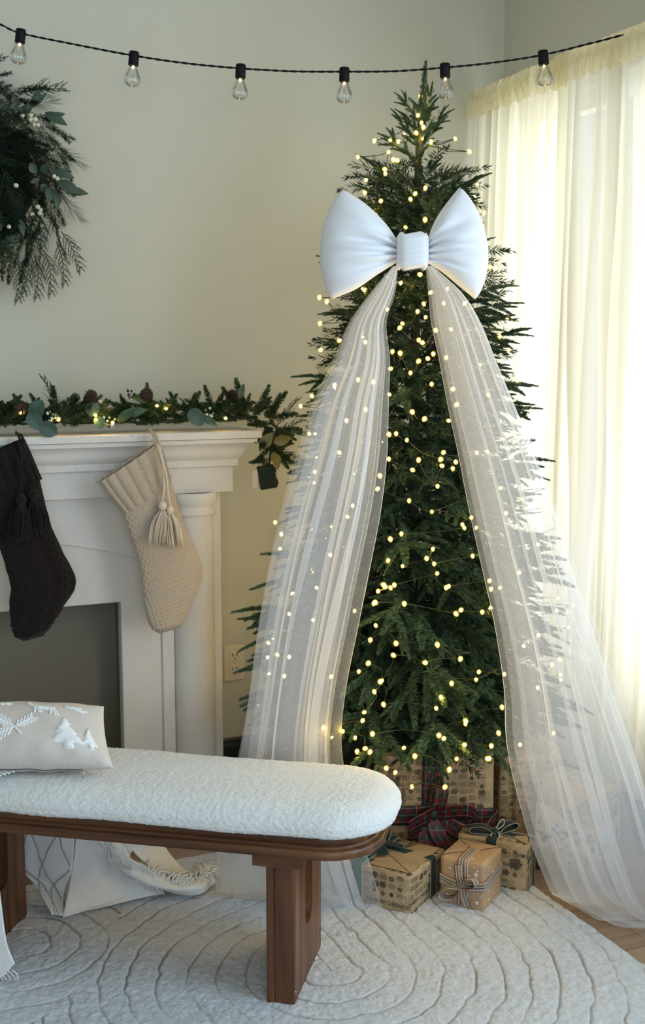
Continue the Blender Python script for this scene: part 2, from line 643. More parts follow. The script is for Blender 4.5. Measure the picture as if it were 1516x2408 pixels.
# outlet on the back wall
t = thing('wall_outlet', 'ivory duplex wall outlet beside the fireplace leg', 'outlet', (1.323, YB, .459))
MB().box((1.323, YB - .003, .459), (.072, .006, .122)).build('cover_plate', M['plate'], t, False, .003)
for dz in (.024, -.024):
    rc = MB().box((1.323, YB - .0075, .459 + dz), (.034, .004, .038)).build('receptacle', M['plate'], t, False, .002)
    s_ = MB()
    for dx in (-.0075, .0075):
        s_.box((1.323 + dx, YB - .0098, .464 + dz), (.0032, .001, .010))
    s_.lathe([(.0028, 0), (.0028, .001), (0, .001)], (1.323, YB - .0094, .451 + dz), (0, -1, 0), 10)
    s_.build('contact_slots', M['slot'], rc, False, kind='stuff')
MB().lathe([(.003, 0), (.0025, .0012), (0, .0015)], (1.323, YB - .006, .459), (0, -1, 0), 10).build('screw', M['steel'], t)

# ------------------------------------------------------------------ fireplace mantel
CX0, YP = .52, 3.50
HW = 1.199 - CX0
man = thing('fireplace_mantel', 'off-white cast stone fireplace mantel with moulded shelf and half columns', 'fireplace', (CX0, YP, 0))


def sweep(profile, name, m=M['plaster'], bevel=0):
    """profile of (outward, z) carried round left side, front and right side, mitred"""
    G = []
    for r, z in profile:
        G.append([(CX0 - HW - r, YB, z), (CX0 - HW - r, YP - r, z), (CX0 + HW + r, YP - r, z), (CX0 + HW + r, YB, z)])
    mb = MB()
    G = np.array(G)
    n = len(G)
    for i in range(n - 1):
        for j in range(3):
            mb.add([G[i, j], G[i, j + 1], G[i + 1, j + 1], G[i + 1, j]], [(0, 1, 2, 3)])
    mb.add(G[0], [(3, 2, 1, 0)])
    mb.add(G[-1], [(0, 1, 2, 3)])
    me = mb.mesh(name, False)
    bm = bmesh.new()
    bm.from_mesh(me)
    bmesh.ops.remove_doubles(bm, verts=bm.verts, dist=1e-5)
    bmesh.ops.recalc_face_normals(bm, faces=bm.faces)
    bm.to_mesh(me)
    bm.free()
    return place(me, name, m, man, bevel)


sweep([(.088, 1.243), (.1, 1.2445), (.1006, 1.264), (.097, 1.267)], 'shelf', bevel=.0015)
cove = [(.041, 1.157), (.043, 1.158), (.043, 1.176), (.041, 1.1775)]
for i in range(13):
    a = i / 12
    cove.append((.041 + .034 * (a - math.sin(2 * PI * a) / (2 * PI) * -.55), 1.1775 + .0525 * a))
cove += [(.089, 1.2305), (.090, 1.2425)]
sweep(cove, 'crown_moulding')
sweep([(.030, 1.077), (.030, 1.157)], 'frieze', bevel=.001)
OX = .357
front = MB().prism([(-HW, 0), (-OX, 0), (-OX, .752), (OX, .752), (OX, 0), (HW, 0), (HW, 1.08), (-HW, 1.08)], (CX0, YP + .04, 0), (1, 0, 0), (0, 0, 1), (0, -1, 0), .04)
front.build('surround_panel', M['plaster'], man, False, .004)
for sx in (-1, 1):
    MB().box((CX0 + sx * (HW - .01), (YP + .04 + YB) / 2, .54), (.02, YB - YP - .04, 1.08)).build('side_panel', M['plaster'], man, False)
arch = [(-.44, 1.078), (-.44, .86)] + [(x, .9546 - x * x * .4285) for x in np.linspace(-.44, .44, 25)][1:-1] + [(.44, .86), (.44, 1.078)]
arch = [(-.47, 1.078)] + [(x, .9546 - x * x * .4285) for x in np.linspace(-.47, .47, 29)] + [(.47, 1.078)]
MB().prism(arch, (CX0, YP + .002, 0), (1, 0, 0), (0, 0, 1), (0, -1, 0), .009).build('arch_panel', M['plaster'], man, False, .0015)
for sx in (-1, 1):
    MB().box((CX0 + sx * .501, YP - .004, .54), (.038, .012, 1.07)).build('pilaster_strip', M['plaster'], man, False, .003)
    cx = CX0 + sx * .587
    prof = [(.066, .03), (.066, 1.003), (.0675, 1.006), (.0735, 1.010), (.0745, 1.016), (.0735, 1.022), (.069, 1.024), (.0665, 1.030), (.068, 1.036), (.073, 1.043), (.0775, 1.052), (.079, 1.062), (.078, 1.070), (.076, 1.078)]
    a = np.linspace(PI, 2 * PI, 25)
    G = np.array([[(cx + r * math.cos(t_), YP + r * .78 * math.sin(t_) + .002, z) for t_ in a] for r, z in prof])
    MB().grid(G).build('half_column', M['plaster'], man)
    MB().box((cx, YP - .03, .05), (.16, .06, .1)).build('plinth', M['plaster'], man, False, .004)
MB().box((CX0, YP + .095, .50), (2 * OX + .03, .006, .52)).build('firebox_back', M['dark'], man, False)
MB().box((CX0, YP + .09, .12), (2 * OX + .03, .02, .24)).build('firebox_kick', M['base'], man, False)
for sx in (-1, 1):
    MB().box((CX0 + sx * (OX + .01), (YP + .04 + YB) / 2, .38), (.012, YB - YP - .05, .76)).build('firebox_side', M['dark'], man, False)
MB().box((CX0, (YP + .04 + YB) / 2, .758), (2 * OX + .03, YB - YP - .05, .008)).build('firebox_lid', M['dark'], man, False)
pits = MB()
for i in range(150):
    x = CX0 - .1 + rng.random() * .86
    zz, yy = [(1.246 + rng.random() * .018, YP - .1008), (1.09 + rng.random() * .06, YP - .0302), (1.159 + rng.random() * .016, YP - .0432)][i % 3]
    pits.lathe([(.0006 + .0008 * rng.random(), 0), (0, .0002)], (x, yy, zz), (0, -1, 0), 6)
pits.build('pinholes', M['pit'], man, False, kind='stuff')

# ------------------------------------------------------------------ sprigs: shared meshes for tree, garland and wreath


def needles(mb, rg, o, d, L, nl, n, wd, bend=(0, 0, 0), flat=.8, a0=62, a1=22, stem=.0011):
    d, N, B = frame(d)
    t = np.sort(rg.random(n)) * .98 + .01
    bend = np.asarray(bend, float)
    pos = o + d * (L * t)[:, None] + bend * (t ** 2)[:, None]
    ang = np.radians(a0 + (a1 - a0) * t ** 2 + rg.normal(0, 6, n))
    ph = np.arange(n) * 2.39996 + rg.normal(0, .3, n)
    T = d + 2 * bend * t[:, None] / max(L, 1e-6)
    T /= np.linalg.norm(T, axis=1)[:, None]
    D = np.cos(ang)[:, None] * T + np.sin(ang)[:, None] * (np.cos(ph)[:, None] * N + (flat * np.sin(ph))[:, None] * B)
    D /= np.linalg.norm(D, axis=1)[:, None]
    ln = nl * (1 - .4 * t ** 4) * rg.uniform(.82, 1.12, n)
    side = np.cross(D, rg.normal(0, 1, (n, 3)))
    side *= (wd / 2 / np.linalg.norm(side, axis=1))[:, None]
    mid = pos + D * (ln * .45)[:, None]
    V = np.stack([pos, mid + side, pos + D * ln[:, None], mid - side], 1)
    mb.add(V.reshape(-1, 3), np.arange(4 * n).reshape(n, 4))
    if stem:
        q = np.linspace(0, 1, 4)[:, None]
        mb.tube(o + d * L * q + bend * q ** 2, [stem, stem, stem * .8, stem * .4], 3, False)


def spruce_branch(rg, nt=9, L=.36, tip=.115, dens=1.0, nl=.0195, hang=.85):
    mb = MB()
    sp = [np.array([0, 0, 0.]), np.array([L * .5, 0, .012]), np.array([L, 0, -.012])]
    stem = smooth_path(sp, 12)
    mb.tube(stem, np.linspace(.0032, .0016, 12), 4, False)
    needles(mb, rg, stem[-2], (1, 0, rg.uniform(-.25, .05)), tip * 1.1, nl, int(280 * dens), .0036, (0, 0, -.02), .45, 56, 20)
    for i in range(nt - 1):
        s_ = .28 + .68 * (i / (nt - 2)) + rg.uniform(-.02, .02)
        o = stem[min(11, int(s_ * 11))]
        sg = 1 if i % 2 else -1
        an = math.radians(rg.uniform(30, 58))
        el = rg.uniform(-1.15 * hang, .22)
        d = (math.cos(an), sg * math.sin(an), el)
        l = tip * rg.uniform(.8, 1.15) * (1.2 if s_ < .6 else 1.0)
        needles(mb, rg, o, d, l, nl * rg.uniform(.9, 1.1), int(280 * dens * l / tip), .0036, (0, 0, -rg.uniform(.0, .035)), .45, 56, 20)
        if rg.random() < .45:
            needles(mb, rg, o + np.array(d) * l * .35, (math.cos(an * .4), sg * math.sin(an * .4), el * .6), l * .7, nl * .9, int(190 * dens), .0036, (0, 0, -.012), .45, 56, 20)
    for i in range(5):
        o = stem[2 + i * 2 if i < 5 else 11]
        needles(mb, rg, o, (.8, rg.uniform(-.3, .3), .4), .05, nl * 1.3, 40, .0016, flat=1, stem=0)
    return mb


rg = np.random.default_rng(11)
BR = [spruce_branch(rg, 9 + i % 3).mesh('branch') for i in range(8)]
BRS = [spruce_branch(rg, 6, .2, .085, 1.0, .0160, .3).mesh('branch') for i in range(4)]
for me in BR + BRS:
    me.materials.append(M['needle'])


def single(n, L, nl, wd, bend, mt, flat=1, a0=60, a1=25, name='spruce_sprig'):
    mb = MB()
    needles(mb, rg, np.zeros(3), (1, 0, 0), L, nl, n, wd, bend, flat, a0, a1, .0014)
    me = mb.mesh(name)
    me.materials.append(mt)
    return me


GS = [single(230, .088, .0185, .0030, (0, 0, b), M['garland_n']) for b in (-.012, 0, .012, .02)]
WS = [single(170, .10, .017, .0018, (0, 0, b), M['wreath_n']) for b in (-.02, .01)]
WP = [single(70, .10, .085, .0011, (0, 0, b), M['wreath_n'], 1, 38, 8, 'pine_sprig') for b in (-.02, .02)]


def cedar_mesh():
    mb = MB()
    st = smooth_path([(0, 0, 0), (.07, .006, -.004), (.15, -.004, -.02)], 18)
    mb.tube(st, np.linspace(.0016, .0008, 18), 4, False)
    for i in range(2, 18, 2):
        for sg in (-1, 1):
            l = .055 * (1 - .65 * i / 18) * rg.uniform(.6, 1.3)
            o = st[i - (sg > 0)]
            d = unit((1, sg * rg.uniform(.55, .95), rg.uniform(-.35, .35)))
            sp = smooth_path([o, o + d * l * .5, o + d * l + np.array([.008, 0, -.004])], 7)
            mb.tube(sp, np.linspace(.0012, .0006, 7), 4, False)
            for q in range(1, 7):
                for s2 in (-1, 1):
                    e = unit((1, sg * .7 + s2 * rg.uniform(.7, 1.1), rg.uniform(-.4, .4)))
                    ln = rg.uniform(.006, .012) * (1.2 - q / 8)
                    mb.tube([sp[q], sp[q] + e * ln], [.0011, .0006], 3, False)
    me = mb.mesh('cedar_sprig')
    me.materials.append(M['cedar'])
    return me


CE = [cedar_mesh() for _ in range(2)]


def leaf_mesh(L, W, mt, name='leaf', tipness=.5, cup=.12):
    n, m = 9, 7
    G = np.zeros((n, m, 3))
    for i in range(n):
        u = i / (n - 1)
        wv = W / 2 * (math.sin(PI * u ** .8) ** (.55 if tipness < .6 else 1.0)) + .0004
        for j in range(m):
            v_ = j / (m - 1) * 2 - 1
            G[i, j] = (u * L, v_ * wv, cup * wv * v_ * v_ + .08 * L * math.sin(PI * u) - .0006 * (abs(v_) < .1))
    me = MB().grid(G).mesh(name)
    me.materials.append(mt)
    return me


def berry_mesh(r, mt):
    me = MB().ball((0, 0, 0), (r, r, r), 10, 7).mesh('berry')
    me.materials.append(mt)
    return me


def bulb_mesh(r, name='light_bulb'):
    b_ = MB().lathe([(.0001, -r * 1.1), (r * .6, -r * .9), (r, 0), (r * .8, r * .7), (r * .4, r * 1.0), (.0001, r * 1.1)], seg=8)
    nf = len(b_.f)
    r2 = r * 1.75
    b_.lathe([(r * .4, -r2 * 1.2), (r2 * .7, -r2 * .8), (r2, 0), (r2 * .85, r2 * .6), (r2 * .45, r2 * 1.0), (.0001, r2 * 1.15)], seg=10)  # outer shell added only for the imitated halo
    me = b_.mesh(name)
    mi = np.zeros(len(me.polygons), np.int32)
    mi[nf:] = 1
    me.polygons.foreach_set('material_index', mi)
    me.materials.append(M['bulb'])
    me.materials.append(M['lens'])  # halo glow on the added shell
    return me


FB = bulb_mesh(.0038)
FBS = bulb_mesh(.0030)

# ------------------------------------------------------------------ Christmas tree
TB = np.array([1.66, 3.10, 0.0])
TOP = 2.29
tree = thing('christmas_tree', 'tall slim green artificial Christmas tree with drooping spruce branches', 'christmas tree', TB)


def tree_r(z):
    return float(np.interp(z, [.30, .42, .55, .75, 1.05, 1.35, 1.6, 1.78, 1.9, 2.02, 2.12, 2.22, 2.29], [.50, .565, .56, .51, .43, .365, .32, .285, .235, .20, .145, .09, .02]))


lean = lambda z: TB + np.array([0, 0, z]) + np.array([.012, -.006, 0]) * max(0, z - 1.9) / .4
MB().tube(smooth_path([TB + [0, 0, .02], TB + [0, 0, 1.2], TB + [.004, 0, 2.0], TB + [.012, -.004, 2.2]], 40), np.linspace(.022, .004, 40), 10).build('trunk', M['bark'], tree)
st = MB()
for i in range(4):
    a = PI / 4 + i * PI / 2
    st.tube(smooth_path([TB + [0, 0, .12], TB + [math.cos(a) * .03, math.sin(a) * .03, .09], TB + [math.cos(a) * .05, math.sin(a) * .05, .022]], 10), .007, 6)
st.tube([TB + [0, 0, .05], TB + [0, 0, .2]], .028, 10)
st.build('tree_stand', M['boxplastic'], tree)
nb = 285
zs = np.array([])
zz = np.linspace(.395, 2.08, 600)
wgt = np.array([tree_r(z) + .09 for z in zz])
cdf = np.cumsum(wgt)
cdf /= cdf[-1]
zs = np.interp((np.arange(nb) + .5) / nb, cdf, zz)
cam_az = math.atan2(-TB[1], -TB[0])
tips = []
for i, z in enumerate(zs):
    az = i * 2.39996 + rg.uniform(-.15, .15)
    r = tree_r(z) * rg.uniform(.76, 1.10)
    # the tulle presses the branches back on either side of the front
    da = (az - cam_az + PI) % (2 * PI) - PI
    if .22 < abs(da) < 1.0 and z < 1.65:
        r *= .86
    if abs(da) < 1.25 and 1.58 < z < 1.95:
        r = min(r, .25)
    if math.cos(az) > .1:
        r = min(r, (2.13 - TB[0]) / math.cos(az))              # clear of the curtain
    up = np.interp(z, [.4, .8, 1.4, 1.9, 2.1], [-.10, .10, .25, .6, 1.1]) + rg.uniform(-.12, .12)
    d = unit((math.cos(az), math.sin(az), up))
    small = z > 1.85
    Lm = (.2 + .085) if small else (.36 + .11)
    sc = float(np.clip((r / max(d[0] ** 2 + d[1] ** 2, .2) ** .5 - .02) / Lm, .45, 1.12)) if not small else float(np.clip(r / Lm / .8, .55, 1.05))
    tipp = lean(z) + np.array([math.cos(az) * r, math.sin(az) * r, 0])
    o = tipp - d * Lm * sc
    roll = rg.uniform(-.5, .5)
    X, N, B = frame(d)
    Mx = basis(o, d, roll, sc)
    inst((BRS if small else BR)[i % (4 if small else 8)], 'branch', Mx, tree)
    tips.append((az, z, r))
for i in range(11):                                               # the leader and the upright shoots round it
    if i == 0:
        o, d, sc = lean(2.2) + [0, 0, -.03], (.08, -.02, 1), .9
        me = single(300, .15, .0185, .0032, (.006, 0, .0), M['needle'], 1, 46, 18, 'branch')
        inst(me, 'branch', basis(lean(2.155) + np.array([.002, 0, 0]), d, 0, 1.0), tree)
        continue
    az = i * 2.4
    z = 2.0 + .014 * i
    inst(BRS[i % 4], 'branch', basis(lean(z), unit((math.cos(az), math.sin(az), 1.15 + .1 * i)), rg.uniform(-1, 1), .62 - .018 * i), tree)
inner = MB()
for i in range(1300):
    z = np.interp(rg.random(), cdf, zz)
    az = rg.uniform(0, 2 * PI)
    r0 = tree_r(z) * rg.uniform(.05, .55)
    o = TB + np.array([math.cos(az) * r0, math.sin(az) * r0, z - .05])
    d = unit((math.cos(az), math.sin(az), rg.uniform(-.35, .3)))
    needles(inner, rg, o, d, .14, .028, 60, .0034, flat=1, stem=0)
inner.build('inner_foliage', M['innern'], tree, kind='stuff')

lights = thing('fairy_light_string', 'string of warm white fairy lights wound through the green tree', 'fairy lights', TB + [0, 0, .3])
bp = []
for i in range(300):
    z = float(np.interp((i + .5) / 300, cdf, np.linspace(.37, 2.13, 600)))
    pick = rg.random()
    da = rg.normal(0, .24) if pick < .30 else rg.normal(0, .85) if pick < .74 else rg.uniform(.9, 2 * PI - .9)
    az = cam_az + da
    r = tree_r(z) * (rg.uniform(.88, 1.10) if abs(da) < .5 else rg.uniform(.72, .97))
    if .22 < abs(da) < 1.0 and z < 1.65:
        r *= .87
    if abs(da) < 1.25 and 1.6 < z < 1.95:
        r = min(r, .22)
    if math.cos(az) > .1:
        r = min(r, (2.12 - TB[0]) / math.cos(az))
    bp.append(TB + np.array([math.cos(az) * r, math.sin(az) * r, z + rg.uniform(-.03, .03)]))
for i, (p, q) in enumerate([((1.648, 2.21), 0), ((1.646, 2.16), 0), ((1.668, 2.10), 0), ((1.70, 2.095), 0), ((1.60, 2.09), 0)]):
    bp[i] = np.array([p[0], 3.06 + .01 * i, p[1]])
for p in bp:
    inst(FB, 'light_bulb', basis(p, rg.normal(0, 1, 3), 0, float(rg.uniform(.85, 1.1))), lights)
wire = MB()
order = sorted(range(300), key=lambda i: (round(bp[i][2] / .07), math.atan2(bp[i][1] - TB[1], bp[i][0] - TB[0]) * (1 if int(round(bp[i][2] / .07)) % 2 else -1)))
for a, b in zip(order[:-1], order[1:]):
    p, q = bp[a], bp[b]
    m = (p + q) / 2
    m = TB * [1, 1, 0] + (m - TB * [1, 1, 0]) * [.86, .86, 1] - np.array([0, 0, .012])
    if np.linalg.norm(p - q) < .5:
        wire.tube(smooth_path([p, m, q], 7), .0011, 4, False)
wire.build('wire', M['gcable'], lights, kind='stuff')

# ------------------------------------------------------------------ bow with tulle streamers
BD = 2.97


def view_pt(x, y, d):
    """a point given as metres right / up of the bow's middle, and metres nearer"""
    return np.array([1.426, 2.684, 1.7455]) + RT * x + np.array([0, 0, 1.0]) * y - np.array([FW[0], FW[1], 0]) / math.hypot(FW[0], FW[1]) * d


bow = thing('velvet_bow', 'large white velvet bow near the top of the Christmas tree', 'bow', view_pt(0, 0, 0))
SCL = 1 / 948.0


def bow_loop(sg, top, bot, edge, name):
    n, m = 46, 44
    us = np.linspace(0, 1, n)
    T = smooth_path([(x, y, 0) for x, y in top], n)
    Bm = smooth_path([(x, y, 0) for x, y in bot], n)
    def side(front):
        G = np.zeros((n, m, 3))
        for i, u in enumerate(us):
            for j in range(m):
                w_ = j / (m - 1)
                p = T[i] * (1 - w_) + Bm[i] * w_
                bulge = edge * (4 * w_ * (1 - w_)) ** .8 * u ** 1.4
                x, y = p[0] + sg * bulge, p[1]
                wv = (4 * w_ * (1 - w_)) ** .34
                th = (.018 + .052 * math.sin(PI * min(1, u * .86 + .04)) ** .8) * wv * (max(0, 1 - u ** 14)) ** .5
                fold = (math.exp(-((w_ - .40 - .05 * u) / .040) ** 2) * .024 + math.exp(-((w_ - .63 + .06 * u) / .04) ** 2) * .024 + math.exp(-((w_ - .2 - .05 * u) / .045) ** 2) * .012 + math.exp(-((w_ - .82 + .05 * u) / .045) ** 2) * .014) * math.exp(-(u / .62) ** 2) * 1.2
                fold += .004 * math.sin(w_ * 17 + u * 4 + sg) * math.sin(PI * u)
                fold += .010 * math.exp(-((w_ - .36 - .12 * u) / .05) ** 2) * (1 - u)
                G[i, j] = view_pt(x * SCL, -y * SCL, (th - fold) * front if front > 0 else -th * .6)
        return G
    mb = MB()
    mb.grid(side(1))
    mb.grid(side(-1), flip=True)
    me = mb.mesh(name)
    bm = bmesh.new()
    bm.from_mesh(me)
    bmesh.ops.remove_doubles(bm, verts=bm.verts, dist=.0012)
    bmesh.ops.recalc_face_normals(bm, faces=bm.faces)
    bm.to_mesh(me)
    bm.free()
    return place(me, name, M['bow'], bow)


bow_loop(-1, [(-36, -32), (-65, -72), (-110, -114), (-163, -147)], [(-36, 22), (-84, 52), (-132, 84), (-188, 107)], 40, 'bow_loop')
bow_loop(1, [(36, -30), (50, -68), (72, -104), (110, -152)], [(36, 22), (72, 44), (112, 76), (150, 107)], 48, 'bow_loop')
n, m = 40, 26
G = np.zeros((n, m, 3))
for i in range(n):
    for j in range(m):
        a = i / n * 2 * PI
        h = j / (m - 1) * 2 - 1
        cx_, cy_ = math.cos(a), math.sin(a)
        pw = lambda c, e: math.copysign(abs(c) ** e, c)
        end = (1 - abs(h) ** 6) ** .5
        x = pw(math.sin(a), .5) * .0395 * (.8 + .2 * end)
        d = pw(math.cos(a), .6) * (.058 if math.cos(a) > 0 else .03) * (.55 + .45 * end)
        d += .0016 * math.sin(j * 1.7 + 3 * math.sin(a * 2)) * (math.cos(a) > 0)
        G[i, j] = view_pt(x, -h * .0435 + .0025 + .003 * math.sin(a * 5) * (abs(h) > .9), d + .01)
MB().grid(np.vstack([G, G[:1]]), uv=None).build('knot', M['bow'], bow)


def pleat(Lr, Rr, n, m, comps, out, rgx, s0=0.0, s1=1.0, gather=1.0, lift=0.0):
    """sheet hung between two edge curves; comps = (folds, sideways overlap, depth)"""
    Lp, Rp = smooth_path(Lr, n), smooth_path(Rr, n)
    s = np.linspace(s0, s1, m)
    rows = np.linspace(0, 1, n)[:, None]
    lat = np.broadcast_to(s, (n, m)).copy()
    dep = np.zeros((n, m))
    for k_, over, amp in comps:
        ph, dr = rgx.uniform(0, 6.28), rgx.uniform(-1.6, 1.6)
        th = 2 * PI * k_ * s[None] + ph + dr * rows + .8 * np.sin(rows * rgx.uniform(3, 7) + ph)
        am = (.55 + .45 * np.sin(rows * rgx.uniform(2, 6) + s[None] * rgx.uniform(2, 5) + ph))
        lat += over / (2 * PI * k_) * np.sin(th) * (.6 + .4 * am)
        dep += amp * np.cos(th + .6) * am
    lat = np.clip(lat, s0 - .01, s1 + .01)
    wd = np.linalg.norm(Rp - Lp, axis=1)[:, None]
    dep = dep * np.clip(wd / .25, .25, 1.0) * gather + lift
    return Lp[:, None] * (1 - lat[..., None]) + Rp[:, None] * lat[..., None] + np.asarray(out)[None, None] * dep[..., None]


LT = [(1.378, 2.696, 1.712, 1.391, 2.69, 1.712), (1.327, 2.715, 1.647, 1.383, 2.691, 1.647), (1.277, 2.733, 1.573, 1.362, 2.696, 1.573), (1.24, 2.745, 1.479, 1.368, 2.689, 1.479), (1.191, 2.762, 1.373, 1.363, 2.686, 1.373), (1.153, 2.776, 1.245, 1.359, 2.685, 1.245), (1.113, 2.793, 1.105, 1.345, 2.69, 1.105), (1.08, 2.81, 0.952, 1.321, 2.704, 0.952), (1.056, 2.827, 0.795, 1.296, 2.721, 0.795), (1.04, 2.845, 0.635, 1.273, 2.742, 0.635), (1.024, 2.863, 0.494, 1.267, 2.756, 0.494), (1.004, 2.884, 0.363, 1.287, 2.76, 0.363), (0.99, 2.93, 0.19, 1.33, 2.745, 0.19), (1.005, 3.00, .035, 1.372, 2.752, .06), (1.03, 3.06, .008, 1.38, 2.742, .008)]
RTL = [(1.453, 2.662, 1.712, 1.469, 2.656, 1.712), (1.459, 2.654, 1.646, 1.538, 2.619, 1.646), (1.463, 2.644, 1.573, 1.579, 2.593, 1.573), (1.478, 2.627, 1.479, 1.611, 2.569, 1.479), (1.493, 2.61, 1.374, 1.648, 2.542, 1.374), (1.515, 2.59, 1.248, 1.692, 2.512, 1.248), (1.537, 2.57, 1.11, 1.737, 2.482, 1.11), (1.567, 2.551, 0.959, 1.778, 2.458, 0.959), (1.598, 2.534, 0.807, 1.83, 2.432, 0.807), (1.621, 2.524, 0.652, 1.882, 2.409, 0.652), (1.631, 2.523, 0.516, 1.934, 2.389, 0.516), (1.657, 2.516, 0.39, 1.979, 2.374, 0.39), (1.72, 2.53, 0.22, 2.03, 2.36, 0.22), (1.80, 2.56, .07, 2.09, 2.33, .07), (1.862, 2.60, .012, 2.14, 2.275, .012), (1.885, 2.49, .008, 2.12, 2.29, .01)]
TOUT = -np.array([FW[0], FW[1], 0])
rt_ = np.random.default_rng(5)
for rows, lab in ((LT, 'left white tulle streamer hanging from the bow and passing behind the bench'), (RTL, 'right white tulle streamer hanging from the bow to the floor over the gifts')):
    A_ = np.array(rows)
    sm = thing('tulle_streamer', lab, 'tulle streamer', A_[0, :3])
    for li, (s0, s1, comps, lift) in enumerate([(0, 1, [(2.3, 1.1, .014), (6, 1.2, .007)], 0), (.05, .95, [(3.3, 1.5, .016), (8, 1.1, .005)], .02), (.12, .88, [(2.6, 1.7, .016), (6.5, 1.3, .006)], .035)]):
        P = pleat(A_[:, :3], A_[:, 3:], 120, 260, comps, TOUT, rt_, s0, s1, 1.0, lift)
        P[..., 2] = np.maximum(P[..., 2], .004 + .002 * li)
        MB().grid(P).build('tulle_layer', M['tulle'], sm)

# ------------------------------------------------------------------ curtains on the right
XC = 2.225
rc_ = np.random.default_rng(9)


def curtain_panel(label, y0, y1, z1, z0, m, mt, folds, x=XC, amp=1.0):
    c = thing('sheer_curtain', label, 'curtain', (x, (y0 + y1) / 2, z1))
    nrow = 40
    Lr = [(x, y0, z1 - .02), (x - .005, y0 - .005, 1.2), (x - .012, y0 - .01, z0)]
    Rr = [(x, y1, z1 - .02), (x - .005, y1 - .01, 1.2), (x - .012, y1 - .03, z0)]
    P = pleat(Lr, Rr, nrow, m, [(folds, .9, .024 * amp), (folds * 2.3, .7, .010 * amp), (folds * .4, .2, .012 * amp)], (-1, 0, 0), rc_)
    P[..., 0] = np.minimum(P[..., 0], XR - .02)
    MB().grid(P).build('drape', mt, c)
    Lr = [(x - .022, y0, z1 + .012), (x - .028, y0, z1 - .03), (x - .03, y0, z1 - .078)]
    Rr = [(x - .022, y1, z1 + .012), (x - .028, y1, z1 - .03), (x - .03, y1, z1 - .078)]
    fy = folds * 1.7
    P = pleat(Lr, Rr, 14, m, [(fy, .8, .012), (fy * 2.1, .8, .006)], (-1, 0, 0), rc_)
    P[0, :, 2] += .004 * np.sin(np.arange(m) * .5)
    P[-1, :, 2] += .006 * np.sin(np.arange(m) * .13)
    Q = P.copy()
    Q[..., 0] += .05
    mb = MB().grid(P)
    mb.grid(np.stack([P[0], (P[0] + Q[0]) / 2 + [0, 0, .006], Q[0]]))
    mb.build('heading_ruffle', M['curtain2'] if mt is M['curtain2'] else M['ruffle'], c)
    return c


curtain_panel('cream sheer curtain panel in the corner behind the tree', 3.72, 3.14, 2.382, .215, 420, M['curtain'], 9)
curtain_panel('cream sheer curtain panel on the right, nearer the camera than the corner panel', 3.20, 1.95, 2.382, .215, 760, M['curtain3'], 18, XC - .018)
curtain_panel('white sheer curtain panel at the right edge of the picture', 2.925, 1.9, 2.30, .2, 500, M['curtain2'], 12, XC + .05, .7)
rod = MB().tube([(XC + .008, YB - .002, 2.372), (XC + .008, 1.7, 2.372)], .008, 10).build('curtain_rod', M['sash'])
tag(rod, 'thin white curtain rod hidden in the ruffled curtain heading', 'curtain rod')

# ------------------------------------------------------------------ string of glass bulbs across the top
CORD = [(0.50, 3.715, 2.475), (0.552, 3.68, 2.45), (0.602, 3.652, 2.433), (0.654, 3.621, 2.407), (0.796, 3.544, 2.372), (0.942, 3.465, 2.339), (1.077, 3.393, 2.315), (1.212, 3.322, 2.299), (1.345, 3.253, 2.289), (1.473, 3.187, 2.286), (1.602, 3.122, 2.286), (1.725, 3.06, 2.294), (1.846, 3.0, 2.306), (1.97, 2.94, 2.326), (2.09, 2.882, 2.356), (2.17, 2.846, 2.378)]
SOCK = [CORD[i] for i in (3, 5, 7, 9, 11, 13)]
sl = thing('string_lights', 'black twisted cord with six clear glass bulbs strung across the room', 'string lights', CORD[8])
C0 = smooth_path(CORD, 900)
tw = np.cumsum(np.r_[0, np.linalg.norm(np.diff(C0, axis=0), axis=1)])
mb = MB()
for ph in (0, PI):
    a = tw / .052 * 2 * PI + ph
    mb.tube(C0 + np.stack([np.sin(a) * .3, np.sin(a) * .3, np.cos(a)], 1) * .0017, .0017, 5)
mb.build('cord', M['cable'], sl)
for i, p in enumerate(SOCK):
    p = np.array(p)
    nx, pv = np.array(CORD[[3, 5, 7, 9, 11, 13][i] + 1]), np.array(CORD[[3, 5, 7, 9, 11, 13][i] - 1])
    tg = unit(nx - pv)
    ax = unit(np.array([0, 0, -1.0]) - tg * (tg @ np.array([0, 0, -1.0])) * .55)
    sk = MB().lathe([(.0001, -.012), (.012, -.0115), (.0142, -.009), (.0146, -.002), (.0146, .0262), (.0138, .027), (.0130, .0255), (.0001, .024)], p, ax, 20).build('socket', M['cable'], sl)
    prof = [(.0118, .022), (.0120, .030), (.0128, .036), (.0155, .044), (.0195, .052), (.0222, .0595), (.0230, .066), (.0222, .0725), (.0195, .0785), (.0145, .083), (.0075, .0855), (.0001, .0862)]
    pr = smooth_path([(r, z, 0) for r, z in prof], 26)
    gl = MB().lathe([(max(a[0], .0001), a[1]) for a in pr], p, ax, 24).build('bulb', M['glass'], sl)
    d, nn_, bb = frame(ax)
    stm = MB().lathe([(.005, .026), (.0042, .034), (.0022, .046), (.0016, .056), (.0001, .057)], p, ax, 10)
    stm.build('glass_stem', M['glass'], gl)
    fil = MB()
    for q in range(3):
        e = nn_ * math.cos(q * 2.1) + bb * math.sin(q * 2.1)
        fil.tube([p + ax * .028 + e * .002, p + ax * .0335 + e * .0022], .0013, 6)
    fil.build('filament', M['filament'], gl)

# ------------------------------------------------------------------ stockings
SY = 3.372


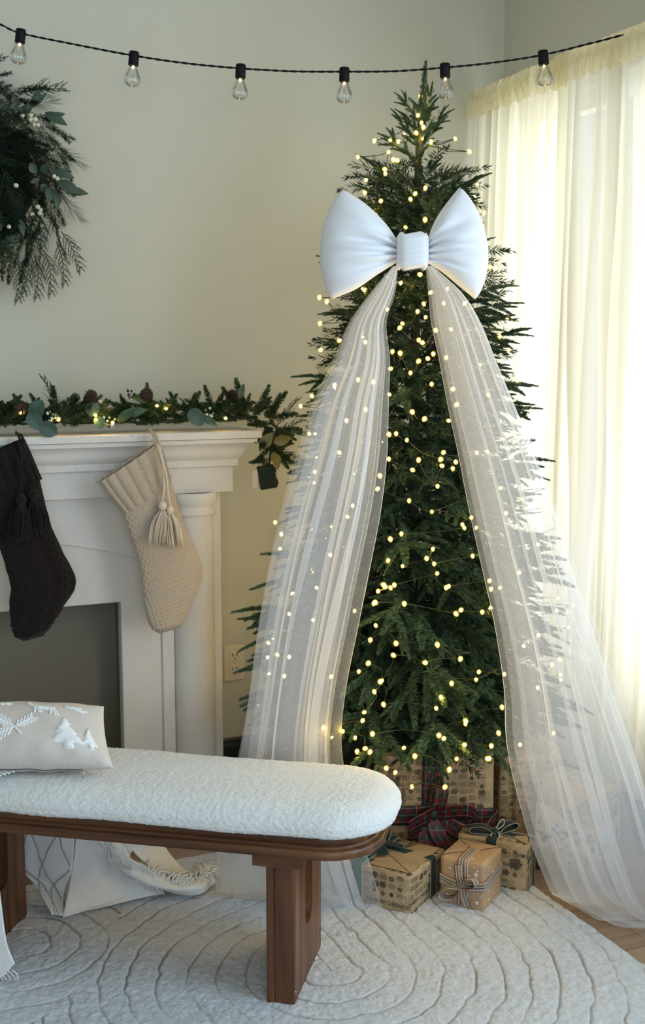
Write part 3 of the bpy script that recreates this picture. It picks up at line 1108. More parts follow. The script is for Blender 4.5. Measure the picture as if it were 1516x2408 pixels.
def stocking(label, rows, cuff, mats, style, loop_top, cords, heads, skirts):
    wool = mats[0]
    cx = (cuff[0][2], SY, cuff[0][3])
    t = thing('christmas_stocking', label, 'stocking', cx, 'stockings on the mantel')
    R = np.array(rows)
    n, m = 190, 150
    Lp = smooth_path(np.c_[R[:, 0], R[:, 0] * 0 + SY, R[:, 1]], n)
    Rp = smooth_path(np.c_[R[:, 2], R[:, 0] * 0 + SY, R[:, 3]], n)
    G = np.zeros((n, m, 3))
    NR = np.zeros((n, m, 3))
    cen = (Lp + Rp) / 2
    ax = (Rp - Lp) / 2
    hw = np.linalg.norm(ax, axis=1)
    th = np.minimum(.036, hw * .75)
    th *= np.clip((n - 1 - np.arange(n)) / 12, .02, 1) ** .5
    a = np.arange(m) * 2 * PI / m
    for j in range(m):
        c_, s_ = math.cos(a[j]), math.sin(a[j])
        G[:, j] = cen + ax * c_ + np.array([0, -1, 0]) * (th * s_ * .62)[:, None]
        NR[:, j] = ax / hw[:, None] * c_ + np.array([0, -1, 0]) * s_
    arc = np.cumsum(np.r_[0, np.linalg.norm(np.diff(cen, axis=0), axis=1)])[:, None]
    lat = (np.cos(a)[None] * hw[:, None])
    if style == 'moss':
        k1, k2 = arc / .0135, lat / .0115
        rowp = np.floor(k1)
        disp = .0034 * np.abs(np.sin(PI * k1)) ** .6 * np.abs(np.sin(PI * (k2 + .5 * (rowp % 2)))) ** .6
        hz, hx = rows[4][3] - .0, rows[4][2]
        heel = np.exp(-(((G[..., 0] - hx) / .055) ** 2 + ((G[..., 2] - hz) / .06) ** 2) ** 2)
        disp = disp * (1 - heel) + heel * (.0012 * np.abs(np.sin(PI * (lat + arc * .25) / .009)))
        disp += (arc > arc[-1] * .93) * .0006 * np.sin(PI * lat / .004)
    else:
        k1 = arc / .05
        disp = 0
        for c0 in (-.055, 0.0, .055):
            for ph in (0, PI):
                x0 = c0 + .011 * np.sin(2 * PI * k1 + ph)
                disp = np.maximum(disp, .006 * np.exp(-((lat - x0) / .0085) ** 2) * (.75 + .25 * np.cos(2 * PI * k1 + ph)))
        disp = disp + .0006 * np.sin(PI * lat / .003)
    G = G + NR * (disp * np.clip(th / .03, .15, 1)[:, None])[..., None]
    body = MB().grid(G, closed=True)
    body.f.append(tuple((n - 1) * m + q for q in range(m)))
    body.build('stocking_body', wool, t)
    K = np.array(cuff)
    n, m = 46, 220
    Lp = smooth_path(np.c_[K[:, 0], K[:, 0] * 0 + SY, K[:, 1]], n)
    Rp = smooth_path(np.c_[K[:, 2], K[:, 0] * 0 + SY, K[:, 3]], n)
    G = np.zeros((n, m, 3))
    cen, ax = (Lp + Rp) / 2, (Rp - Lp) / 2
    hw = np.linalg.norm(ax, axis=1)
    for j in range(m):
        a_ = j * 2 * PI / m
        u_ = math.cos(a_)
        rib = abs(math.sin(PI * (math.acos(np.clip(u_, -1, 1)) / PI * 8.5 + .2)))
        dd = .0085 * rib ** .45 - .004
        dn = unit(np.array([0, -1.0, 0]))
        row = np.linspace(0, 1, n)
        tt = .030 * (1 - .12 * np.exp(-row * 12))
        kn = .0008 * np.sin(row * 70 + (rib > .75) * 1.5) * (1 if rib > .75 else 1.8)
        G[:, j] = cen + ax * (1.02 * u_) + dn * ((tt * math.sin(a_) * (.78 if math.sin(a_) > 0 else .6)) + (dd + kn) * np.sign(math.sin(a_)))[:, None]
    cf = MB().grid(G, closed=True)
    Gi = G * [1, 1, 1]
    for e in (0, -1):
        ctr = G[e].mean(0)
        cf.grid(np.stack([G[e], ctr + (G[e] - ctr) * .93 + [0, 0, -.004 if e == 0 else .006]]), closed=True)
    cf.build('cuff', wool, t)
    top = np.array(loop_top)
    cr = np.array([cuff[0][2] - .006, SY - .012, cuff[0][3] - .006])
    lp = MB()
    for dx in (-.004, .004):
        lp.tube(smooth_path([cr + [dx, -.004, -.01], (cr + top) / 2 + [dx, -.012, .006], top + [dx * .4, -.004, .002], top + [0, .012, .006]], 14), .0036, 7)
    lp.build('hanging_loop', wool, t)
    MB().tube([top + [0, .016, .0], top + [0, .014, .016], top + [0, .006, .02]], .0012, 6).build('hook', M['steel'], t)
    for cpts in cords:
        P = smooth_path(cpts, 40)
        tt = np.linspace(0, 40, 40)
        cb = MB()
        for ph in (0, 2.1, 4.2):
            cb.tube(P + np.stack([np.cos(tt * .9 + ph) * .0017, np.sin(tt * .9 + ph) * .0017, tt * 0], 1), .002, 5)
        cb.build('cord', mats[1], t)
    for (h, hr), (e, er) in zip(heads, skirts):
        h, e = np.array(h), np.array(e)
        hd = MB()
        m2 = 36
        Gh = np.array([[h + np.array([math.cos(p), math.sin(p), 0]) * (hr * math.sin(th_) * (1 + .05 * math.cos(p * 12))) + np.array([0, 0, 1.1 * hr * math.cos(th_)]) for p in np.arange(m2) * 2 * PI / m2] for th_ in np.linspace(.05, PI - .05, 12)])
        ts = MB().grid(Gh, closed=True, flip=True).build('tassel', mats[1], t)
        sk = MB()
        rs = np.random.default_rng(int(abs(h[0]) * 9999))
        for q in range(64):
            p = rs.uniform(0, 2 * PI)
            rr = math.sqrt(rs.random())
            o = h + np.array([math.cos(p) * hr * .55 * rr, math.sin(p) * hr * .5 * rr, -hr * .9])
            end = np.array([e[0] + math.cos(p) * er * rr * 1.05, h[1] + math.sin(p) * .013 * rr - .004, e[2] + rs.uniform(-.006, .01)])
            md = (o + end) / 2 + np.array([math.cos(p) * er * .28 * rr + rs.normal(0, .0015), math.sin(p) * .008, .012])
            sk.tube(smooth_path([o, md, end], 7), .0013, 4)
        sk.build('tassel_strands', mats[1], ts, kind='stuff')
    return t


stocking('chunky cream knitted stocking with two pale tassels hanging from the mantel',
         [(0.858, 1.043, 0.999, 1.132), (0.88, 0.973, 1.022, 1.053), (0.9, 0.909, 1.043, 0.982), (0.91, 0.858, 1.072, 0.923), (0.914, 0.807, 1.093, 0.864), (0.917, 0.769, 1.089, 0.821), (0.923, 0.73, 1.066, 0.769), (0.935, 0.697, 1.041, 0.719), (0.959, 0.675, 1.019, 0.688)],
         [(0.789, 1.135, 0.966, 1.245), (0.812, 1.101, 0.981, 1.203), (0.837, 1.069, 0.991, 1.162), (0.86, 1.039, 1.001, 1.127)],
         (M['cream'], M['tassel']), 'moss', (.945, 3.384, 1.276),
         [[(.953, 3.335, 1.24), (.965, 3.325, 1.18), (.968, 3.328, 1.12), (.963, 3.33, 1.075)], [(.957, 3.332, 1.238), (.972, 3.322, 1.16), (.980, 3.328, 1.10), (.987, 3.33, 1.058)]],
         [((.963, 3.33, 1.062), .0125), ((.986, 3.333, 1.048), .0115)], [((.947, 3.33, .955), .030), ((.999, 3.33, .942), .023)])
stocking('dark brown cable-knit stocking with dark tassels hanging from the mantel',
         [(0.466, 1.111, 0.621, 1.151), (0.486, 1.033, 0.637, 1.073), (0.507, 0.96, 0.652, 1.012), (0.522, 0.899, 0.683, 0.936), (0.532, 0.85, 0.712, 0.873), (0.527, 0.802, 0.712, 0.83), (0.529, 0.753, 0.679, 0.783), (0.539, 0.715, 0.648, 0.74), (0.562, 0.691, 0.619, 0.701)],
         [(0.445, 1.208, 0.581, 1.266), (0.452, 1.177, 0.597, 1.228), (0.458, 1.143, 0.612, 1.188), (0.464, 1.108, 0.627, 1.15)],
         (M['brown'], M['brown']), 'cable', (.566, 3.384, 1.275),
         [[(.562, 3.335, 1.255), (.566, 3.325, 1.2), (.562, 3.33, 1.11)], [(.572, 3.335, 1.255), (.588, 3.325, 1.19), (.598, 3.33, 1.122)]],
         [((.562, 3.33, 1.10), .0135), ((.598, 3.333, 1.112), .0135)], [((.553, 3.33, .985), .033), ((.612, 3.33, .998), .030)])

# ------------------------------------------------------------------ garland along the shelf
ga = thing('mantel_garland', 'green spruce garland with eucalyptus leaves and fairy lights along the mantel shelf', 'garland', (.85, 3.52, 1.27))
rgg = np.random.default_rng(21)
for i in range(270):
    x = .22 + 1.10 * (i + rgg.random()) / 270
    o = np.array([x, 3.50 + rgg.normal(0, .035), 1.300 + rgg.uniform(-.005, .035)])
    d = np.array([rgg.choice([-1, 1]) * rgg.uniform(.15, 1), rgg.uniform(-.85, .45), rgg.uniform(-.1, .62)])
    sc = rgg.uniform(.62, .92)
    e = o + unit(d) * .1 * sc
    if e[2] < 1.288:
        d[2] = abs(d[2]) + .1
    if e[1] < 3.40:
        d[1] *= .4
    inst(GS[i % 4], 'spruce_sprig', basis(o, d, rgg.uniform(0, 6), sc), ga)
for o, d, sc in [((1.30, 3.46, 1.31), (.55, -.1, 1), 1.1), ((1.33, 3.46, 1.30), (.75, -.2, .9), 1.15), ((1.27, 3.46, 1.31), (-.35, 0, 1), 1.25), ((1.25, 3.45, 1.32), (-.7, 0, .9), 1.05), ((1.35, 3.46, 1.29), (.3, -.1, 1), 1.0), ((1.17, 3.47, 1.32), (-.35, 0, 1), .95), ((.98, 3.47, 1.32), (-.25, 0, 1), 1.0), ((.68, 3.46, 1.31), (.1, 0, 1), 1.05),
                 ((1.33, 3.45, 1.28), (.3, -.2, -1), 1.1), ((1.35, 3.45, 1.22), (.5, -.3, -1), 1.0), ((1.34, 3.45, 1.21), (-.6, -.2, -.6), .8), ((1.33, 3.45, 1.25), (-.5, -.4, -.2), .7), ((1.36, 3.45, 1.26), (.9, -.1, .1), 1.0), ((1.37, 3.45, 1.18), (.9, 0, -.3), 1.0), ((1.36, 3.46, 1.30), (1, .1, .2), 1.0)]:
    inst(GS[int(abs(o[0] * 100)) % 4], 'spruce_sprig', basis(o, d, 1, sc), ga)
for o, d in [((1.36, 3.46, 1.24), (.7, -.1, .5)), ((1.37, 3.46, 1.27), (.5, -.2, .9)), ((1.36, 3.45, 1.20), (.8, -.2, -.2)), ((.70, 3.47, 1.33), (-.3, 0, 1))]:
    inst(CE[0], 'cedar_sprig', basis(o, d, .5, .75), ga)
for i in range(26):                                               # the bushy end hanging past the shelf
    o = np.array([1.345 + rgg.normal(0, .012), 3.445 + rgg.normal(0, .012), 1.30 - .15 * i / 26])
    d = (rgg.uniform(-.75, 1), rgg.uniform(-.6, .3), rgg.uniform(-.6, .6))
    inst(GS[i % 4], 'spruce_sprig', basis(o, d, rgg.uniform(0, 6), rgg.uniform(.55, .85)), ga)
gst = MB()
gp = smooth_path([(.2, 3.5, 1.295), (.6, 3.51, 1.30), (1.0, 3.50, 1.295), (1.28, 3.49, 1.30), (1.335, 3.455, 1.26), (1.34, 3.44, 1.17), (1.32, 3.43, 1.165)], 90)
gst.tube(gp + rgg.normal(0, .002, gp.shape), .004, 6)
gst.build('stem', M['gcable'], ga)
EL = [leaf_mesh(.062, .046, M['leaf'], 'eucalyptus_leaf', .4), leaf_mesh(.05, .042, M['leaf'], 'eucalyptus_leaf', .4)]
OL = leaf_mesh(.065, .026, M['leaf2'], 'oval_leaf', .8)
YL = leaf_mesh(.058, .034, M['oldleaf'], 'olive_leaf', .8)
for o, d, me, rl, sc in [((.615, 3.415, 1.315), (.5, -.2, 1), EL[0], 1.4, 1.0), ((.605, 3.41, 1.335), (.65, -.2, -1), EL[0], 1.5, .95), ((.632, 3.40, 1.30), (1, -.15, -.55), EL[1], 1.6, 1.1), ((1.075, 3.41, 1.335), (.55, -.2, -.75), EL[0], 1.5, 1.0), ((1.11, 3.43, 1.32), (.7, -.2, -.5), OL, 1.5, 1.0), ((1.04, 3.43, 1.37), (.8, -.1, -.7), OL, .3, .8),
                         ((.88, 3.43, 1.325), (1, -.2, .15), OL, 1.5, 1.1), ((.86, 3.43, 1.30), (.8, -.2, .6), OL, 1.2, 1.1), ((.97, 3.45, 1.365), (-.9, 0, .1), OL, 1.6, 1.0), ((.77, 3.43, 1.33), (.6, -.2, .3), EL[1], 1.5, .9), ((.80, 3.42, 1.32), (.2, -.3, -.9), EL[1], 1.5, .8), ((.75, 3.44, 1.36), (-.4, -.1, .8), EL[1], 1.2, .6),
                         ((1.24, 3.44, 1.36), (.3, -.1, .9), OL, 1.4, .8), ((1.30, 3.42, 1.21), (.5, -.2, .7), YL, 1.5, 1.1), ((1.34, 3.41, 1.23), (.8, -.2, .2), YL, 1.7, 1.0), ((1.335, 3.40, 1.20), (.15, -.3, -1), YL, 1.4, 1.0), ((1.33, 3.42, 1.18), (-.4, -.2, -.6), YL, 1.4, .7)]:
    inst(me, me.name.split('.')[0], basis(o, d, rl, sc), ga)
BW, BG, BK = berry_mesh(.0042, M['berryw']), berry_mesh(.004, M['berryg']), berry_mesh(.0042, M['berryd'])
for c, mts, nbr, sp in [((.672, 3.405, 1.322), (BW, BG), 12, .018), ((.835, 3.41, 1.305), (BG, BW), 9, .016), ((1.135, 3.41, 1.328), (BW, BG), 10, .016), ((.80, 3.43, 1.36), (BW,), 4, .01), ((.905, 3.44, 1.385), (BK,), 4, .016)]:
    tw_ = MB()
    for q in range(nbr):
        p = np.array(c) + rgg.uniform(-1, 1, 3) * [sp, sp * .5, sp]
        inst(mts[q % len(mts)], 'berry', basis(p, (0, 0, 1), 0, rgg.uniform(.85, 1.15)), ga)
        tw_.tube([p, np.array(c) + [0, .02, -.02]], .0008, 4)
    tw_.build('berry_stem', M['twig'], ga)


def pinecone():
    mb = MB()
    for i in range(70):
        t_ = i / 70
        a = i * 2.39996
        r = .012 * math.sin(PI * (.15 + .8 * t_)) + .002
        o = np.array([r * .4 * math.cos(a), r * .4 * math.sin(a), .038 * t_])
        d = unit((math.cos(a), math.sin(a), .55))
        _, n_, b_ = frame(d)
        w_ = .0045
        mb.add([o, o + d * r * .7 + n_ * w_, o + d * (r + .003) + n_ * w_ * .3, o + d * (r + .003) - n_ * w_ * .3, o + d * r * .7 - n_ * w_, o + d * r * .7 + b_ * .002], [(0, 1, 5), (1, 2, 3, 5), (0, 5, 4), (3, 4, 5), (0, 4, 3, 2, 1)])
    me = mb.mesh('pinecone', False)
    me.materials.append(M['cone'])
    return me


PCN = pinecone()
for o, d in [((.775, 3.44, 1.365), (.3, -.6, .4)), ((.95, 3.43, 1.37), (-.2, -.7, .3)), ((1.215, 3.46, 1.355), (.2, -.5, .6)), ((.60, 3.44, 1.34), (-.4, -.6, .2))]:
    inst(PCN, 'pinecone', basis(o, d, 1.57, 1) @ Matrix.Rotation(PI / 2, 4, 'Y'), ga)
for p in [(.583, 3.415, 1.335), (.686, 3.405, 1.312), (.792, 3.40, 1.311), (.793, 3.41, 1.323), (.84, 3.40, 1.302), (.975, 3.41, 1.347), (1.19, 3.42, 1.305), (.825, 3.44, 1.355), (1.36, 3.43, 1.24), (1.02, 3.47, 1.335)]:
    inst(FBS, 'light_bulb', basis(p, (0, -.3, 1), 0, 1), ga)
bx = np.array([1.322, 3.42, 1.122])
ax = np.array([unit((.9, -.25, .15)), unit((.25, .95, 0)), unit((-.18, 0, 1))])
bb_ = MB().box(bx, (.052, .03, .072), ax).build('battery_box', M['boxplastic'], ga, False, .003)
rb = MB()
for q in range(4):
    rb.box(bx + ax[0] * (-.006 + .006 * q) - ax[1] * .0155 + ax[2] * (.004 + .003 * q), (.0018, .002, .022), ax)
for q in (-.02, .018):
    rb.box(bx + ax[0] * .0275 + ax[2] * q, (.006, .018, .016), ax)
rb.build('grip_ribs', M['boxplastic'], bb_, False, kind='stuff')
tg_ = MB().grid([[bx + ax[0] * (-.026 - .02 * v) + np.array([0, -.006 - .006 * math.sin(v * 3), .028 - .052 * u]) for v in np.linspace(-.3, 1.1, 8)] for u in np.linspace(0, 1, 6)]).build('care_tag', M['tagpaper'], ga, label='pale care tag with fine print')
pl = MB()
for q in range(9):
    pl.box(bx + ax[0] * (-.026) + np.array([-.003 - .0022 * (q % 3), -.016, .018 - .0043 * q]), (.0012, .0006, .003))
pl.build('fine_print', M['ink'], tg_, False, kind='stuff')
mb = MB()
for q in range(5):
    c = bx + ax[0] * (-.02 + .004 * q) + np.array([0, -.004, .045])
    mb.tube(smooth_path([c + [-.004, 0, -.015], c + [-.012 + .003 * q, -.006, .008], c + [.004, 0, .03], c + [.012, 0, .07]], 16), .0009, 5)
mb.build('wire', M['gcable'], ga, kind='stuff')

# ------------------------------------------------------------------ wreath
WC = np.array([.505, 3.70, 2.015])
wr = thing('wreath', 'dark green wreath with pale berries and eucalyptus on the wall', 'wreath', WC)
a = np.linspace(0, 2 * PI, 60)
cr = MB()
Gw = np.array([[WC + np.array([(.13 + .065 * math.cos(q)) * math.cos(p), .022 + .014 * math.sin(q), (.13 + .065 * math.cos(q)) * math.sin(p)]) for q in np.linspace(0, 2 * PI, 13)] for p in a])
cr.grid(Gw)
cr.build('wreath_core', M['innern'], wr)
fill = MB()
rfw = np.random.default_rng(44)
for i in range(420):
    p = rfw.uniform(0, 2 * PI)
    q_ = rfw.uniform(0, 2 * PI)
    rad = .13 + .06 * math.cos(q_)
    o = WC + np.array([rad * math.cos(p), .018 - .012 * abs(math.sin(q_)), rad * math.sin(p)])
    d = unit(np.array([math.sin(p), 0, -math.cos(p)]) + np.array([math.cos(p) * math.cos(q_), -.55 - .5 * rfw.random(), math.sin(p) * math.cos(q_)]) * .9)
    needles(fill, rfw, o, d, .06, .026, 34, .0022, flat=1, stem=0)
fill.build('inner_needles', M['wreath_n'], wr, kind='stuff')
rw = np.random.default_rng(33)
for i in range(295):
    th = i * 2.39996
    rr = (.222 if i % 3 else .12) + rw.normal(0, .035)
    o = WC + np.array([math.cos(th) * rr, -.028 + rw.uniform(-.035, .012), math.sin(th) * rr])
    out = np.array([math.cos(th), 0, math.sin(th)])
    tan = np.array([math.sin(th), 0, -math.cos(th)])
    d = out * rw.uniform(-.3, .9) + tan * rw.uniform(.5, 1) * (1 if math.cos(th) > 0 else -1) + np.array([0, rw.uniform(-.7, .05), -.1])
    kind = rw.random()
    if kind < .50:
        inst(WS[i % 2], 'spruce_sprig', basis(o, d, rw.uniform(0, 6), rw.uniform(.85, 1.15)), wr)
    elif kind < .84:
        inst(WP[i % 2], 'pine_sprig', basis(o, d, rw.uniform(0, 6), rw.uniform(.65, .9)), wr)
    else:
        inst(CE[i % 2], 'cedar_sprig', basis(o + [0, -.02, 0], d, rw.uniform(-.6, .6) + 1.57, rw.uniform(.7, .95)), wr)
for x, z, dx, dz in [(.745, 1.83, .2, -1), (.71, 1.80, .15, -1), (.68, 1.79, .05, -1), (.66, 1.80, -.1, -1), (.76, 1.86, .5, -1), (.63, 1.78, 0, -1)]:
    inst(CE[0], 'cedar_sprig', basis((x, 3.655, z), (dx, -.1, dz), 1.5, .85), wr)
WL = {}
for me in (OL, EL[1]):
    WL[id(me)] = me.copy()
    WL[id(me)].materials.clear()
    WL[id(me)].materials.append(M['leafw'])
for x, z, dx, dz, me, rl, sc in [(.69, 2.205, .7, .5, OL, 1.5, .85), (.70, 2.20, .35, .9, OL, 1.4, .8), (.735, 2.19, .9, -.5, OL, 1.5, 1.0), (.745, 2.175, .8, .25, OL, 1.6, .7), (.66, 2.20, -.3, .7, EL[1], 1.4, .6), (.63, 2.19, -.6, .5, EL[1], 1.5, .6), (.67, 2.19, .6, .2, EL[1], 1.5, .55), (.60, 2.20, -.2, 1, OL, 1.5, .6),
                                (.705, 2.02, -.5, .6, EL[1], 1.5, .55), (.725, 2.015, .3, .7, EL[1], 1.5, .55), (.715, 2.00, -.5, -.2, OL, 1.5, .5), (.765, 2.0, .8, -.45, OL, 1.5, 1.1), (.795, 1.975, .9, -.15, OL, 1.5, .85), (.755, 2.03, .8, -.3, OL, 1.5, .9), (.745, 1.98, -.1, -1, EL[1], 1.5, .75), (.765, 1.97, -.15, -1, OL, 1.4, .8), (.735, 1.985, -.5, -.5, EL[1], 1.5, .5),
                                (.655, 1.885, .1, -.9, OL, 1.5, .7), (.60, 1.85, -.3, .5, EL[1], 1.5, .6), (.612, 1.83, .8, .1, EL[1], 1.5, .5), (.595, 1.815, .8, -.3, EL[1], 1.5, .45), (.585, 1.80, -.8, -.1, EL[1], 1.5, .45), (.60, 1.80, .8, -.3, EL[1], 1.5, .4), (.58, 1.785, -.8, -.4, EL[1], 1.5, .4), (.588, 1.78, .5, -.8, EL[1], 1.5, .35)]:
    inst(WL[id(me)], me.name.split('.')[0], basis((x - .022, 3.612 - .01 * rw.random(), z), (dx, -.2, dz), rl, sc * 1.12), wr)
BC = berry_mesh(.0075, M['berry'])
for x, z in [(.672, 2.168), (.685, 2.17), (.683, 2.155), (.692, 2.154), (.672, 2.18), (.65, 2.178), (.735, 2.012), (.745, 2.006), (.762, 2.007), (.668, 1.90), (.69, 1.905), (.692, 1.914), (.685, 1.922), (.678, 1.877), (.695, 1.87), (.60, 1.862), (.625, 1.98)]:
    inst(BC, 'berry', basis((x, 3.605 + .008 * rw.random(), z), (0, 0, 1), 0, rw.uniform(.8, 1.05)), wr)

# ------------------------------------------------------------------ rug
RX0, RX1, RY0, RY1 = -.30, 1.845, 1.50, 3.28
nx_, ny_ = 820, 680
gx, gy = np.meshgrid(np.linspace(RX0, RX1, nx_), np.linspace(RY0, RY1, ny_), indexing='ij')
P2 = np.stack([gx, gy, gx * 0], -1)
wob = .010 * vnoise(P2, 9, 1) + .005 * vnoise(P2, 28, 2)
dx_, dy_ = gx - 1.12, gy - 2.49
d1 = np.where((dx_ > 0) & (dy_ > 0), np.abs(dx_) + .0, np.hypot(dx_, dy_))
d1 = np.where((dx_ > 0) & (dy_ > 0), np.maximum(np.abs(dx_), .0), d1)
d2 = np.hypot(gx - .46, (gy - 2.93) * .9)
d3 = np.hypot(gx - 1.95, gy - 1.75)
d4 = np.hypot((gx - .95), gy - 3.9) * .8
d5 = np.hypot(gx - .55, gy - 1.45)
best = np.where(d1 - .66 < np.minimum(d2 - .30, np.minimum(d3 - .30, np.minimum(d4 - .62, d5 - .35))), d1, 0)
cand = np.stack([d1 - .66, d2 - .30, d3 - .30, d4 - .62, d5 - .35])
sel = cand.argmin(0)
dist = np.choose(sel, [d1, d2, d3, d4, d5]) + wob
ph = (dist / .069) % 1.0
gr = np.exp(-(np.minimum(ph, 1 - ph) / .045) ** 2) * np.clip(.70 + .5 * vnoise(P2, 9, 5), .12, 1)
soft = np.exp(-((ph - .5) / .10) ** 2) * .4
h = .0125 + .0012 * np.sin(PI * ph) - .0055 * gr - .0012 * soft + .0013 * vnoise(P2, 60, 3) + .0008 * vnoise(P2 * [1, .5, 1], 110, 7) + .0009 * vnoise(P2 * [1, .45, 1], 190, 6) + .0010 * vnoise(P2 * [.55, 1, 1], 300, 4) + .0016 * vnoise(P2, 11, 8)
ed = np.minimum(np.minimum(gx - RX0, RX1 - gx), np.minimum(gy - RY0, RY1 - gy))
h *= np.clip(ed / .012, 0, 1) ** .4
h += .001
edge = 1 + .0
P2[..., 0] += .004 * vnoise(P2, 60, 9) * (ed < .03)
P2[..., 2] = h
rug = MB().grid(P2, flip=False).build('fur_rug', M['rug'])
ca = rug.data.attributes.new('carve', 'FLOAT', 'POINT')
ca.data.foreach_set('value', np.clip(gr ** 1.5 * .85, 0, 1).astype(np.float32).ravel())
tag(rug, 'ivory fur rug with carved arch-shaped grooves under the bench', 'rug')

# ------------------------------------------------------------------ bench
A = np.array([0.972, 2.392, 0.0])
ba = math.radians(-36)
BU = np.array([math.cos(ba), math.sin(ba), 0])
BV = np.array([-math.sin(ba), math.cos(ba), 0])
RZ = .010
bench = bpy.data.objects.new('bench', None)
COL.objects.link(bench)
bench.matrix_basis = Matrix(((BU[0], BV[0], 0, A[0]), (BU[1], BV[1], 0, A[1]), (0, 0, 1, 0), (0, 0, 0, 1)))
tag(bench, 'long wooden bench with a white boucle cushion standing on the rug', 'bench')


def bpart(mb, name, m, parent=None, **kw):
    """part given in the bench's own axes (along, across, up)"""
    o = mb.build(name, m, None, **kw)
    o.parent = parent or bench
    return o


def rrect(cx, cy, hx, hy, r, n):
    r = min(r, hx - 1e-4, hy - 1e-4)
    out = []
    segs = [(hx - r, hy, 0), (-(hx - r), hy, 0)]
    pts = []
    q = n // 8
    for (sx, sy, a0) in ((1, -1, -PI / 2), (1, 1, 0), (-1, 1, PI / 2), (-1, -1, PI)):
        c = (cx + sx * (hx - r), cy + sy * (hy - r))
        for i in range(q):
            a_ = a0 + PI / 2 * i / q
            pts.append((c[0] + r * math.cos(a_), c[1] + r * math.sin(a_)))
        a1 = a0 + PI / 2
        e = (c[0] + r * math.cos(a1), c[1] + r * math.sin(a1))
        nxt = {(1, -1): (1, 1), (1, 1): (-1, 1), (-1, 1): (-1, -1), (-1, -1): (1, -1)}[(sx, sy)]
        c2 = (cx + nxt[0] * (hx - r), cy + nxt[1] * (hy - r))
        f_ = (c2[0] + r * math.cos(a1), c2[1] + r * math.sin(a1))
        k_ = q if abs(f_[1] - e[1]) > abs(f_[0] - e[0]) else 3 * q
        for i in range(k_):
            pts.append((e[0] + (f_[0] - e[0]) * i / k_, e[1] + (f_[1] - e[1]) * i / k_))
    return np.array(pts)


def slab(rows, cx, cy, hx, hy, r, n, name, m, noise=0.0, parent=None):
    G = []
    for d, z in rows:
        p = rrect(cx, cy, hx - d, hy - d, max(r - d, .004), n)
        G.append(np.c_[p, np.full(len(p), z)])
    G = np.array(G)
    if noise:
        du = np.roll(G, -1, 1) - np.roll(G, 1, 1)
        dv = np.gradient(G, axis=0)
        N = np.cross(du, dv)
        N /= np.linalg.norm(N, axis=-1)[..., None] + 1e-9
        Q = G
        d_ = noise * (.7 * vnoise(Q, 150, 1) + vnoise(Q, 300, 2))
        # long shallow sag and swell of the padding
        d_ += .0025 * vnoise(Q, 7, 5)
        d_ *= np.clip((.1815 - np.array([r_[0] for r_ in rows])) / .02, 0, 1)[:, None]
        G = G + N * d_[..., None]
    mb = MB().grid(G, closed=True)
    k_ = G.shape[1]
    mb.f.append(tuple(range(k_))[::-1])
    mb.f.append(tuple((len(G) - 1) * k_ + i for i in range(k_)))
    return bpart(mb, name, m, parent)


CU, CV = -.42, .14
slab([(.004, .380), (0, .382), (0, .400), (.003, .402)], CU, CV, .622, .172, .135, 160, 'lower_frame', M['wood_u'])
slab([(.012, .400), (.011, .401), (.011, .4075), (.016, .4085), (.016, .4095), (.012, .4105), (.012, .428), (.016, .43)], CU, CV, .622, .172, .135, 160, 'upper_frame', M['wood_u'])
rows = [(.030, .4285), (.016, .4295), (.006, .434), (.001, .441), (0, .449), (0, .457), (.003, .465), (.009, .474), (.018, .4825), (.030, .4895), (.044, .495), (.060, .499)]
rows = [tuple(p[:2]) for p in smooth_path([(a, b, 0) for a, b in rows], 52)] + [(d, .499 + .006 * (1 - ((.1815 - d) / .1215) ** 2)) for d in np.linspace(.063, .1813, 40)]
slab(rows, CU, CV, .648, .182, .150, 880, 'cushion', M['boucle'], .0013)
for u1 in (0.012, -.79):
    sgn = 1
    poly = [(0, RZ - .012), (.285, RZ - .012), (.285, .38), (.190, .38), (.190, .175)] + [(.1525 + .0375 * math.cos(t_), .175 + .032 * math.sin(t_)) for t_ in np.linspace(0, -PI, 13)][1:-1] + [(.115, .175), (.115, .38), (0, .38)]
    L = bpart(MB().prism(poly, (u1 - .046, 0, 0), (0, 1, 0), (0, 0, 1), (1, 0, 0), .046), 'leg', M['wood_z'], smooth=False, bevel=.0015)
    bpart(MB().prism(poly, (u1 - .066, 0, 0), (0, 1, 0), (0, 0, 1), (1, 0, 0), .0192), 'leg_board', M['wood_z'], L, smooth=False, bevel=.0012)
    bpart(MB().box((u1 - .034, .14, .3655), (.118, .32, .029)), 'cross_block', M['wood_u'], smooth=False, bevel=.0015)
    bpart(MB().lathe([(.0022, 0), (.0018, .001), (.0001, .0012)], (u1, .012, .04), (1, 0, 0), 8), 'leg_screw', M['steel'], L)

# ------------------------------------------------------------------ cushion on the bench


def bw(u, v, z):
    return A + BU * u + BV * v + np.array([0, 0, z])


pil = thing('throw_pillow', 'oatmeal linen pillow with white tufted tree and leaf appliques on the bench', 'pillow', bw(-.62, .12, .52))
PO = bw(-.436, .050, .518)
e1 = unit(-BU * .97 - BV * .20)
e2 = unit(BV * .76 - BU * .42 + np.array([0, 0, .50]))
e3 = unit(np.cross(e2, e1))
if e3[2] < 0:
    e3 = -e3
PW, PH = .46, .200


